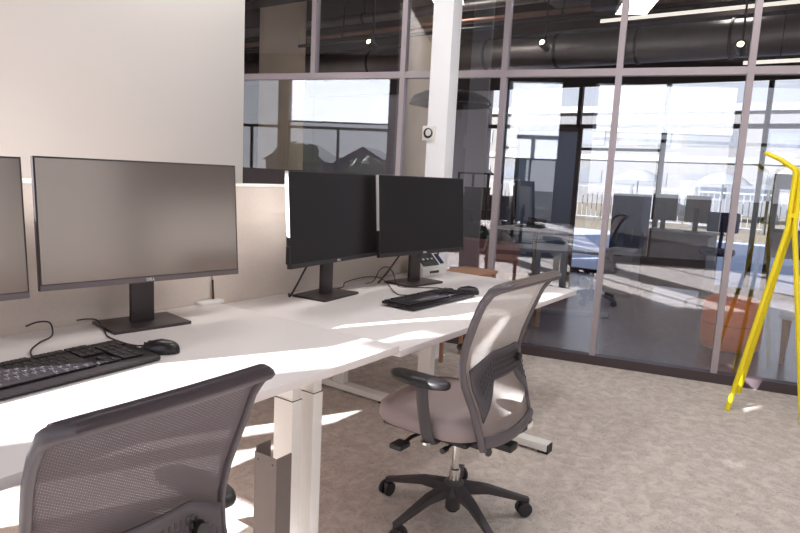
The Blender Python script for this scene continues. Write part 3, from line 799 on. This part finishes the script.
# ------------------------------------------------------------------ yellow coat stand
t = thing('coat_stand', 'bright yellow tubular coat stand with three splayed legs', 'coat stand', (4.40, .27, 0))
def L_(x, y, z): return (x - 4.40, y - .27, z)
for foot, ofs, tip in (((4.274, .467), (-.008, .016), (4.42, .455, 1.575)), ((4.70, .46), (.016, .0), (4.66, .16, 1.60)), ((4.305, .075), (-.006, -.018), (4.30, .08, 1.60))):
    bx_, by_ = 4.40 + ofs[0], .27 + ofs[1]
    pts = [L_(foot[0], foot[1], .004)]
    for k in range(1, 9):
        pts.append(L_(foot[0] + (bx_ - foot[0]) * k / 9, foot[1] + (by_ - foot[1]) * k / 9, 1.14 * k / 9))
    pts += smoothpath([L_(foot[0] + (bx_ - foot[0]) * .96, foot[1] + (by_ - foot[1]) * .96, 1.09), L_(bx_, by_, 1.16), L_(bx_, by_, 1.30), L_(bx_, by_, 1.46), L_(bx_ + (tip[0] - bx_) * .1, by_ + (tip[1] - by_) * .1, 1.49)], 5)
    pts += [L_(bx_ + (tip[0] - bx_) * .5, by_ + (tip[1] - by_) * .5, 1.50 + (tip[2] - 1.49) * .42), L_(*tip)]
    lg = MB().tube(pts, [.0145] * (len(pts) - 1) + [.0125], 12).build('leg', M['yellow'], t, ang=60)
    MB().lathe([(0, 0), (.014, 0), (.0155, .006), (0, .006)], 14, c=L_(foot[0], foot[1], 0)).build('foot_cap', M['yellow'], lg)
MB().lathe([(0, 1.2), (.02, 1.2), (.02, 1.225), (0, 1.225)], 18).build('collar', M['yellow'], t)

# ------------------------------------------------------------------ room behind the partition
# far window wall x = FX
HB = 2.78
struct(MB().box(FX, FX + .12, bY, 9.2, HB, HR).box(FX, FX + .12, 4.95, 9.2, -.1, HB), 'wall_far', M['greywall'])
struct(MB().box(FX - .05, FX, bY, 9.2, HB - .05, HB + .35), 'trim_33', M['dark_trim'])
f = MB(); ysm = [-3.9, -2.67, -1.44, -.22, 1.0, 2.23, 3.46, 4.68]
for y_ in ysm: f.box(FX + .02, FX + .09, y_ - .03, y_ + .03, 0, HB)
f.box(FX + .02, FX + .09, bY, 4.95, 2.14, 2.20).box(FX + .02, FX + .09, bY, 4.95, 0, .06).box(FX + .03, FX + .08, 2.23, 4.68, 1.82, 1.86).box(FX + .03, FX + .08, 2.23, 4.68, .28, .32)
fr = struct(f, 'window_50', M['dark_trim'])
for y0, y1 in zip(ysm, ysm[1:]):
    MB().box(FX + .052, FX + .058, y0 + .03, y1 - .03, .06, HB - .05).build('pane', M['winglass'], fr, smooth=False)

for i, (x, y, r, lb) in enumerate(((6.0, 6.18, .29, 'thick round concrete column behind the glass at upper left'), (7.2, 4.75, .27, 'round concrete column behind the glass next to the white post'))):
    t = thing('concrete_column', lb, 'column', (x, y, 0))
    MB().lathe([(r, 0), (r, HR)], 40).build('shaft', M['concrete'], t, ang=60)
    MB().lathe([(r + .012, 0), (r + .012, .08), (r, .085)], 40).build('base_ring', M['dark_trim'], t)

for x, y in ((8.4, 6.6), (7.9, 1.2), (5.9, 3.9)):  # fill lights added to brighten the dim rear room
    t = thing('fill_light', 'fill light panel added behind the glass partition', 'fill light', (x, y, 3.5), 0, 'added fill light panels behind the glass')
    MB().box(-.5, .5, -.15, .15, -.02, .03).build('housing', M['white_metal'], t)
    l = bpy.data.lights.new('fill_lamp', 'AREA'); l.shape = 'RECTANGLE'; l.size = 1.0; l.size_y = .3; l.energy = 14; l.color = (1, .96, .92)
    o = bpy.data.objects.new('fill_lamp', l); COL.objects.link(o); o.parent = t; o.location = (0, 0, -.05)
# pendant lamp
t = thing('pendant_lamp', 'large black dome pendant lamp behind the glass and the white post', 'lamp', (5.5, 3.33, 2.03))
MB().lathe([(.40, 0), (.40, .02), (.36, .075), (.26, .12), (.12, .145), (.03, .15), (0, .15)], 44).build('shade', M['pendant'], t, ang=50)
MB().lathe([(.385, .001), (0, .001)], 40, c=(0, 0, -.003)).build('diffuser', M['pendin'], t)
MB().tube([(0, 0, .15), (0, 0, HR - 2.03)], .012, 8).build('suspension_rod', M['pendant'], t)
# spotlights
for x, y, z, lb in ((5.5, 4.363, 2.70, 'glowing ceiling spotlight seen above the left monitors'), (5.5, 2.406, 2.55, 'glowing ceiling spotlight right of the white post'), (5.5, .819, 2.42, 'glowing ceiling spotlight at upper right')):
    t = thing('ceiling_spotlight', lb, 'spotlight', (x, y, z))
    dM = Matrix.Rotation(radians(-70), 4, 'Y')
    MB().lathe([(.036, -.005), (.038, .0), (.036, .11), (.02, .12), (0, .12)], 20, M=dM @ Matrix.Rotation(pi, 4, 'X') @ Matrix.Translation((0, 0, -.02))).build('housing', M['pendant'], t)
    MB().blob((-.012, 0, -.0), .028, 2, 0).build('bulb', M['lampglow'], t)
    MB().tube([(.05, 0, .02), (.05, 0, HR - z)], .008, 8).build('stem', M['pendant'], t)

# ducts, pipes, trays (each its own)
def ytube(name, label, cat, x, z, r, y0, y1, m, bands=0, dx=0, dzz=0, group=None):
    t = thing(name, label, cat, (x, (y0 + y1) / 2, z), 0, group)
    h = (y1 - y0) / 2
    MB().tube([(-dx, -h, -dzz), (dx, h, dzz)], r, 20 if r > .06 else 10).build('run', m, t, ang=60)
    if bands:
        b_ = MB(); nn = bands
        for i in range(nn):
            y = -h + (i + .5) * 2 * h / nn; k = y / h
            b_.tube([(k * dx, y - .015, k * dzz), (k * dx, y + .015, k * dzz)], r * 1.05 + .004, 20)
        b_.build('joint_bands', M['base_rail'], t)
        hg = MB()
        for i in range(0, nn, 2):
            y = -h + (i + .5) * 2 * h / nn
            hg.tube([(0, y, r), (0, y, HR - z)], .006, 6)
        hg.build('hangers', M['pendant'], t)
ytube('air_duct', 'large round metal air duct running along the ceiling behind the glass', 'duct', 7.4, 2.86, .19, bY + .3, 9.0, M['duct'], 14)
ytube('air_duct', 'higher and darker round duct above the large metal duct', 'duct', 8.5, 3.28, .16, bY + .3, 9.0, M['duct'], 12)
ytube('ceiling_pipe', 'thin copper coloured pipe under the dark ceiling behind the glass', 'pipe', 6.3, 3.02, .028, bY + .3, 9.0, M['pipe'], 9)
ytube('ceiling_pipe', 'thin dark pipe below the ceiling lights behind the glass', 'pipe', 6.0, 2.86, .02, bY + .3, 9.0, M['pendant'], 0)
ytube('ceiling_pipe', 'grey insulated pipe close to the ceiling behind the glass', 'pipe', 6.7, 3.3, .06, bY + .3, 9.0, M['duct'], 9)
t = thing('linear_light', 'long pale strip light hanging near the ceiling at upper right', 'light', (6.9, -.3, 3.03), -.02)
MB().box(-.03, .03, -2.6, 2.7, 0, .035).build('housing', M['pendant'], t); MB().box(-.032, -.028, -2.6, 2.7, -.008, .028).build('diffuser', M['striplight'], t)
t = thing('linear_light', 'long pale strip light just above the partition rail at right', 'light', (7.0, -.9, 2.53), 0)
MB().box(-.03, .03, -2.2, 1.9, 0, .035).build('housing', M['pendant'], t); MB().box(-.032, -.028, -2.2, 1.9, -.004, .03).build('diffuser', M['striplight'], t)
for t_ in [o for o in COL.objects if o.name.startswith('linear_light')]:
    for y_ in (-2.0, 1.6): MB().tube([(0, y_, .035), (0, y_, HR - t_.location.z)], .004, 6).build('hanger_wire', M['pendant'], t_)
t = thing('cable_tray', 'black cable tray hung below the dark ceiling behind the glass', 'cable tray', (5.08, 2.6, 3.12))
MB().box(-.12, .12, -6, 6, 0, .006).box(-.125, -.12, -6, 6, 0, .06).box(.12, .125, -6, 6, 0, .06).build('tray', M['pendant'], t)
hg = MB()
for i in range(8): hg.tube([(0, -5.5 + i * 1.5, .06), (0, -5.5 + i * 1.5, HR - 3.12)], .006, 6)
hg.build('hangers', M['pendant'], t)
t = thing('ceiling_vent', 'grey louvred ceiling vent box between the ducts at top centre', 'vent', (6.6, 2.35, 3.16))
MB().box(-.35, .35, -.5, .5, .02, .3, bev=.01).build('housing', M['pendant'], t)
mb = MB()
for i in range(9): mb.box(-.3 + i * .07, -.26 + i * .07, -.45, .45, .0, .02)
mb.build('louvres', M['duct'], t)
t = thing('ceiling_beam', 'dark brown beam crossing the ceiling behind the glass', 'beam', (8.0, 2.5, 3.2))
MB().box(-.15, .15, -6.2, 6.3, .0, HR - 3.2).build('beam', M['ceiling'], t, smooth=False)
for i, (y, lb) in enumerate(((.2, 'small black ceiling speaker box left of the upper right spotlight'), (1.5, 'small black ceiling speaker box between two spotlights'), (5.6, 'small black projector box hung near the upper left spotlight'))):
    t = thing('ceiling_speaker', lb, 'speaker', (6.2, y + .6, 2.92 + .05 * i))
    MB().box(-.08, .08, -.13, .13, 0, .12, bev=.01).build('cabinet', M['pendant'], t); MB().tube([(0, 0, .12), (0, 0, HR - 2.92 - .05 * i)], .01, 8).build('stem', M['pendant'], t)

# wire shelf rack
t = thing('wire_shelf_rack', 'tall black open shelf rack behind the glass beside the right monitor', 'shelf', (7.0, 3.74, 0))
for sx_ in (-.18, .18):
    for sy_ in (-.2, .2): MB().box(sx_ - .012, sx_ + .012, sy_ - .012, sy_ + .012, 0, 1.4).build('upright', M['black'], t, smooth=False)
for z in (.12, .5, .94, 1.38): MB().box(-.18, .18, -.2, .2, z, z + .02).build('shelf', M['black'], t, smooth=False)
for y, z, lb in ((3.66, .52, 'dark storage box on the lower shelf of the black rack'), (3.76, .96, 'dark storage box on the upper shelf of the black rack')):
    t = thing('storage_box', lb, 'box', (7.0, y, z)); MB().box(-.12, .12, -.1, .13, 0, .24, bev=.006).build('box_body', M['darkwall'], t); MB().box(-.125, .125, -.105, .135, .24, .265, bev=.004).build('lid', M['black'], t)

t = thing('dark_cabinet', 'dark brown cabinet behind the black shelf rack', 'cabinet', (7.6, 4.1, 0))
MB().box(-.2, .2, -.5, .34, .05, 1.12, bev=.005).build('carcass', M['dark_trim'], t)
for q_ in (-.49, -.075): MB().box(-.215, -.2, q_, q_ + .405, .07, 1.1, bev=.003).build('door', M['darkwall'], t)
# sofas
def sofa(label, loc, rz, m, L2, H):
    t = thing('lounge_bench', label, 'sofa', (*loc, 0), rz)
    MB().box(-.35, .35, -L2, L2, .12, .4, bev=.03).build('seat', m, t)
    MB().box(.2, .38, -L2, L2, .38, H, bev=.04).build('backrest', m, t)
    for a_ in (-.28, .28):
        for b_ in (-L2 + .1, L2 - .1): MB().lathe([(.02, 0), (.025, .12)], 10, c=(a_, b_, 0)).build('leg', M['black'], t)
sofa('navy blue lounge bench behind the glass below the shelf rack', (6.40, 3.78), 0, M['navy'], .5, .62)
sofa('dusty pink lounge bench behind the glass beyond the far desk end', (5.5, 3.35), 0, M['pink'], .72, .72)
t = thing('round_side_table', 'low round pale wooden table behind the glass and chair back', 'table', (5.35, 2.42, 0))
MB().lathe([(0, .42), (.31, .42), (.32, .435), (.31, .45), (0, .45)], 36).build('tabletop', M['wood'], t)
for i in range(4):
    a_ = pi / 4 + i * pi / 2
    MB().box(-.02, .02, -.045, .045, 0, .42, M=Matrix.Translation((.22 * cos(a_), .22 * sin(a_), 0)) @ Matrix.Rotation(a_, 4, 'Z')).build('leg', M['wood'], t)
t = thing('wooden_tray', 'shallow reddish wooden tray behind the far end of the white desk', 'tray', (3.84, 2.56, D2 + .001))
t.location = (4.02, 2.18, 0)
t['label'] = 'small reddish wooden table just beyond the far end of the white desk'; t['category'] = 'table'; t.name = 'wooden_side_table'
MB().box(-.16, .16, -.14, .14, .655, .68, bev=.004).build('tabletop', M['wood'], t)
for a_ in (-.14, .14):
    for b_ in (-.12, .12): MB().box(a_ - .012, a_ + .012, b_ - .012, b_ + .012, 0, .655).build('leg', M['wood'], t, smooth=False)

# tall glossy grey screens behind (booth) with blue tint
t = thing('glass_booth_screen', 'bluish glass booth screen with dark frame behind the partition', 'screen', (7.6, 3.15, 0))
MB().box(-.02, .02, -.42, -.37, 0, 2.0).box(-.02, .02, .37, .42, 0, 2.0).box(-.02, .02, -.42, .42, 1.95, 2.0).box(-.02, .02, -.42, .42, 0, .05).build('frame', M['dark_trim'], t, smooth=False)
MB().box(-.004, .004, -.37, .37, .05, 1.95).build('pane', mat('blue_tinted_film', lin(128, 142, 162), .15), t, smooth=False)

# round table + pot in booth area (white)
t = thing('standing_table', 'white standing table behind the glass left of the blue screen', 'table', (6.6, 2.8, 0))
MB().box(-.3, .3, -.32, .32, .80, .83, bev=.005).build('tabletop', M['desk'], t)
MB().lathe([(.2, 0), (.2, .015), (.03, .03), (.025, .8)], 24).build('pedestal', M['steel'], t)
t = thing('laptop', 'dark laptop lying on the white standing table behind the glass', 'laptop', (6.55, 2.83, .83))
MB().box(-.11, .11, -.15, .15, 0, .012, bev=.003).build('base', M['black'], t); MB().bar((.11, 0, .01), (.15, 0, .10), .22, .008, up=(1, 0, 0)).build('lid', M['bezel'], t)

# rear workplace, objects added in place of a reflected desk, monitors and stool
def block_desk(name, label, x, y, z, hw, m1, m2):
    t = thing(name, label, 'desk', (x, y, 0), 0)
    MB().box(-.35, .35, -hw, hw, z - .03, z, bev=.004).build('tabletop', m1, t)
    MB().box(-.33, -.31, -hw + .03, hw - .03, .12, z - .03).build('modesty_panel', m2, t)
    for s_ in (-1, 1): MB().box(-.3, .3, s_ * (hw - .05) - .02, s_ * (hw - .05) + .02, 0, z - .03).build('side_leg', M['steel'], t)
block_desk('reflection_desk', 'desk with grey brown front panel added in place of a reflection at right', 8.6, 1.70, .80, .40, M['brownwood'], M['brownwood'])
def small_monitor(label, x, y, z, rz, m):
    t = thing('computer_monitor', label, 'monitor', (x, y, z), rz)
    MB().box(-.15, .15, -.012, .012, .12, .45, bev=.004).build('housing', m, t)
    MB().box(-.14, .14, .0122, .014, .13, .44).build('display', M['screen'], t, smooth=False)
    MB().box(-.03, .03, -.03, -.012, 0, .3).build('neck', M['stand'], t); MB().box(-.1, .1, -.09, .07, 0, .01).build('base', M['stand'], t)
small_monitor('grey backed monitor added behind the glass in place of a reflection', 8.6, 1.93, .80, -pi / 2 + .1, M['stand'])
small_monitor('brown backed monitor right of the grey one, added in place of a reflection', 8.6, 1.54, .80, -pi / 2 - .2, M['brownwood'])
# navy lockers
t = thing('storage_cabinet', 'tall navy blue storage cabinet behind the glass left of the rear desk', 'cabinet', (8.9, 2.42, 0))
MB().box(-.2, .2, -.2, .2, .04, 1.22, bev=.005).build('carcass', M['navy'], t)
for y0 in (-.195, .003): 
    d = MB().box(-.215, -.2, y0, y0 + .192, .06, 1.2, bev=.003).build('door', M['navy'], t); MB().box(-.225, -.215, y0 + .09, y0 + .10, .6, .75).build('handle', M['steel'], d)
t = thing('grey_pedestal_cabinet', 'low pale grey cabinet behind the glass left of the rear desk', 'cabinet', (8.0, 2.22, 0))
MB().box(-.2, .2, -.16, .16, .03, .56, bev=.005).build('carcass', M['greywall'], t)
for z in (.06, .23, .4):
    d = MB().box(-.215, -.2, -.155, .155, z, z + .15, bev=.003).build('drawer', M['greywall'], t); MB().box(-.225, -.215, -.05, .05, z + .09, z + .1).build('handle', M['steel'], d)
# rear swivel stool, added in place of a reflected one
t = thing('reflection_stool', 'dark blue swivel stool added in place of a reflection by the rear desk', 'stool', (8.0, 1.18, 0))
MB().lathe([(0, .6), (.17, .6), (.19, .63), (.18, .67), (0, .68)], 28).build('seat', M['navy'], t)
MB().tube([(.12, 0, .66), (.19, 0, .8), (.2, 0, .98)], .02, 8).box(.18, .22, -.17, .17, .85, 1.08, bev=.02).build('backrest', M['navy'], t)
MB().lathe([(.014, .1), (.014, .6)], 12).build('column', M['chrome'], t)
for i in range(5):
    a_ = i * 2 * pi / 5 + .3; MB().bar((0, 0, .1), (.27 * cos(a_), .27 * sin(a_), .05), .035, .03).lathe([(.02, 0), (.02, .04)], 10, c=(.27 * cos(a_), .27 * sin(a_), 0)).build('base_spoke', M['chrome'], t)

# orange pouf, red stool, white bench
t = thing('pouf', 'orange upholstered pouf behind the glass near the coat stand', 'pouf', (6.05, .71, 0))
MB().lathe([(0, 0), (.21, 0), (.235, .03), (.24, .2), (.235, .39), (.2, .43), (0, .44)], 32).build('cushion', M['orange'], t, ang=60)
MB().lathe([(.2415, .215), (.244, .22), (.2415, .225)], 32).build('seam', M['red'], t)
t = thing('low_bench', 'white low bench behind the glass right of the orange pouf', 'bench', (5.9, -.05, 0))
MB().box(-.16, .16, -.45, .40, .36, .39, bev=.004).build('seat', M['desk'], t)
for a_ in (-.12, .12):
    for b_ in (-.4, .35): MB().lathe([(.012, 0), (.03, .36)], 12, c=(a_, b_, 0)).build('leg', M['wood'], t)
# dark kiosk frame
t = thing('display_stand', 'dark grey framed display stand with red marks behind the coat stand', 'stand', (6.4, .12, 0))
for y in (-.42, .42): MB().box(-.03, .03, y - .025, y + .025, 0, 1.5).build('upright', M['dark_trim'], t, smooth=False)
MB().box(-.04, .04, -.42, .42, 1.37, 1.5, bev=.005).build('header_board', M['bezel'], t)
MB().box(-.02, .02, -.395, .395, .78, 1.02).build('lower_panel', M['brownwood'], t, smooth=False)
MB().box(-.025, .025, -.395, .395, 1.0, 1.03).build('cross_rail', M['dark_trim'], t, smooth=False)
for y in (.22, .30, -.02, -.1): MB().box(-.046, -.04, y - .03, y + .02, 1.42, 1.45).build('red_mark', M['red'], t, smooth=False)

# ------------------------------------------------------------------ outdoors
struct(MB().box(FX + .1, 19, -30, 40, -.25, -.03), 'ground_terrace', M['paving'])
struct(MB().box(19, 200, -120, 120, -.8, -.6), 'ground_yard', M['sand'])
struct(MB().box(-90, WX - .15, -80, 90, -.5, -.3), 'ground_street', M['asphalt'])
# pale industrial building
t = thing('industrial_building', 'long pale industrial building with window bands across the yard', 'building', (62, 8, -.6))
MB().box(0, 14, -50, 50, 0, 8.6).build('walls', M['facade'], t, smooth=False)
MB().box(-.6, .1, -50.3, 50.3, 8.6, 9.2).build('roof_edge', M['white_paint'], t, smooth=False)
for z0, z1_ in ((2.0, 3.2), (5.6, 7.0)):
    for i in range(16):
        y = -48 + i * 6
        MB().box(-.08, .05, y, y + 4.6, z0, z1_).build('window', M['facade_band'], t, smooth=False)
MB().box(-.3, .1, -50, 50, 4.2, 4.7).build('sunlit_ledge', M['white_paint'], t, smooth=False)
# fence
t = thing('metal_fence', 'white railing fence with upright posts beyond the terrace', 'fence', (33, 12, -.6))
MB().box(-.03, .03, -18, 22, 1.75, 1.83).box(-.03, .03, -18, 22, .2, .26).build('rails', M['fence'], t, smooth=False)
mb = MB()
for i in range(160): mb.box(-.012, .012, -18 + i * .25, -17.97 + i * .25, .2, 1.8)
mb.build('balusters', M['fence'], t, smooth=False)
for i in range(14): MB().box(-.05, .05, -18 + i * 3, -17.88 + i * 3, 0, 2.0).build('fence_post', M['silver'], t, smooth=False)
# parasols
for i, (y, lb) in enumerate(((1.0, 'rightmost'), (4.5, 'second from the right'), (8.0, 'middle'), (12.0, 'second from the left'), (16.5, 'leftmost'))):
    t = thing('garden_parasol', 'white garden parasol in the yard, %s of the row of five' % lb, 'parasol', (30, y, -.6), 0, 'white parasols in the yard')
    MB().lathe([(1.1, 2.15), (.8, 2.42), (.4, 2.6), (0, 2.68)], 12).build('canopy', M['canvas'], t)
    MB().lathe([(.03, 0), (.03, 2.65)], 8).build('pole', M['silver'], t); MB().lathe([(.3, 0), (.3, .08)], 16).build('base', M['silver'], t)
# van
def van(loc, rz):
    t = thing('delivery_van', 'white delivery van parked in the yard beyond the windows', 'van', (*loc, -.6), rz)
    prof = [(-3.0, .4), (3.0, .4), (3.05, .95), (2.4, 1.25), (1.75, 2.15), (1.5, 2.35), (-2.9, 2.4), (-3.05, 2.2)]
    MX_ = Matrix(((1, 0, 0, 0), (0, 0, -1, 0), (0, 1, 0, 0), (0, 0, 0, 1)))
    MB().prism(prof, -.95, .95, M=MX_, bev=.06).build('body', M['white_paint'], t)
    for s_ in (-1, 1):
        for (x0, x1, x2, x3) in ((1.0, 2.15, 1.7, 1.0), (-.6, .7, .7, -.6), (-2.4, -.9, -.9, -2.4)):
            mb = MB(); y = s_ * .96
            v = [mb.bm.verts.new(q) for q in ((x0, y, 1.4), (x1, y, 1.4), (x2, y, 2.05), (x3, y, 2.05))]; mb.bm.faces.new(v); mb.build('side_window', M['car_glass'], t, smooth=False)
        for x in (-1.9, 1.95):
            MB().lathe([(0, -.12), (.3, -.12), (.36, -.08), (.36, .08), (.3, .12), (0, .12)], 22, M=Matrix.Translation((x, s_ * .86, .36)) @ Matrix.Rotation(pi / 2, 4, 'X')).build('wheel', M['tyre'], t)
    MB().bar((2.42, 0, 1.3), (1.83, 0, 2.12), 1.6, .02, up=(1, 0, 1)).build('windscreen', M['car_glass'], t)
    return t
van((44, 5.9), -1.05)
t = thing('parked_car', 'silver car parked in the yard left of the white van', 'car', (40, 9.6, -.6), -1.0)
MX_ = Matrix(((1, 0, 0, 0), (0, 0, -1, 0), (0, 1, 0, 0), (0, 0, 0, 1)))
MB().prism([(-2.1, .3), (2.1, .3), (2.15, .75), (1.2, .92), (.5, 1.42), (-1.1, 1.42), (-1.9, .95), (-2.15, .85)], -.85, .85, M=MX_, bev=.06).build('body', M['silver'], t)
for s_ in (-1, 1):
    mb = MB(); v = [mb.bm.verts.new(q) for q in ((-1.6, s_ * .855, .95), (1.0, s_ * .855, .95), (.45, s_ * .855, 1.34), (-1.05, s_ * .855, 1.34))]; mb.bm.faces.new(v); mb.build('side_window', M['car_glass'], t, smooth=False)
    for x in (-1.3, 1.35): MB().lathe([(0, -.1), (.3, -.1), (.32, 0), (.3, .1), (0, .1)], 20, M=Matrix.Translation((x, s_ * .78, .32)) @ Matrix.Rotation(pi / 2, 4, 'X')).build('wheel', M['tyre'], t)

# street side, seen mirrored in the partition glass
def house(label, x, y, wdt, dp, h, rh):
    t = thing('gabled_house', label, 'house', (x, y, -.3))
    MB().box(-dp, 0, -wdt / 2, wdt / 2, 0, h).build('walls', M['farhouse'], t, smooth=False)
    MY = Matrix(((0, 0, 1, 0), (1, 0, 0, 0), (0, 1, 0, 0), (0, 0, 0, 1)))
    MB().prism([(-wdt / 2 - .3, h), (wdt / 2 + .3, h), (0, h + rh)], -dp - .2, .2, M=MY).build('roof', M['farroof'], t, smooth=False)
    for i in range(3):
        yy = -wdt / 2 + (i + .5) * wdt / 3
        MB().box(0, .05, yy - .5, yy + .5, 1.2, 2.6).build('window', M['car_glass'], t, smooth=False)
house('dark gabled house across the street, left of two', -38, 18.6, 4.6, 6, 2.2, 1.5)
house('dark gabled house across the street, right of two', -38, 13.2, 4.4, 6, 2.1, 1.4)
house('wide dark building added across the street to block reflected sky', -15, 3.9, 4.6, 5, 4.3, .6)  # unseen block added to cut the sky mirrored in the partition glass
def tree(label, x, y, h, r, seed):
    t = thing('street_tree', label, 'tree', (x, y, -.3), 0)
    MB().tube([(0, 0, 0), (.05, .02, h * .4), (0, .05, h * .7)], [.16, .12, .06], 8).build('trunk', M['trunk'], t)
    rnd = random.Random(seed); mb = MB()
    for i in range(9):
        mb.blob((rnd.uniform(-r, r) * .7, rnd.uniform(-r, r) * .7, h * .62 + rnd.uniform(-.3, .5) * r), r * rnd.uniform(.45, .7), 2, .3, 1, seed * 10 + i)
    mb.build('crown', M['tree'], t, smooth=False)
tree('bushy tree in front of the dark gabled houses, taller of the two', -30, 15.9, 3.2, 1.3, 1)
tree('small bushy tree across the street beside the gabled houses', -28, 10.6, 2.3, 1.2, 2)

# groups for look-alike things
GR = {'office_chair': 'grey mesh office chairs', 'keyboard': 'black keyboards on the white desks', 'computer_mouse': 'black mice on the white desks', 'height_adjustable_desk': 'white height adjustable desks', 'desk_screen': 'beige desk screens', 'air_duct': 'round ducts under the ceiling', 'ceiling_pipe': 'pipes under the ceiling', 'ceiling_spotlight': 'glowing ceiling spotlights', 'concrete_column': 'round concrete columns', 'linear_light': 'hanging strip lights', 'ceiling_speaker': 'small black ceiling boxes', 'storage_box': 'boxes on the shelf rack', 'gabled_house': 'dark houses across the street', 'street_tree': 'trees across the street', 'lounge_bench': 'lounge benches behind the glass'}
for o in list(COL.objects):
    if o.parent is None and 'label' in o and 'group' not in o:
        k_ = o.name.split('.')[0]
        if k_ in GR: o['group'] = GR[k_]
        elif k_ == 'computer_monitor': o['group'] = 'monitors on the white desks' if o.location.x < 5 else 'monitors on the desk behind the glass'
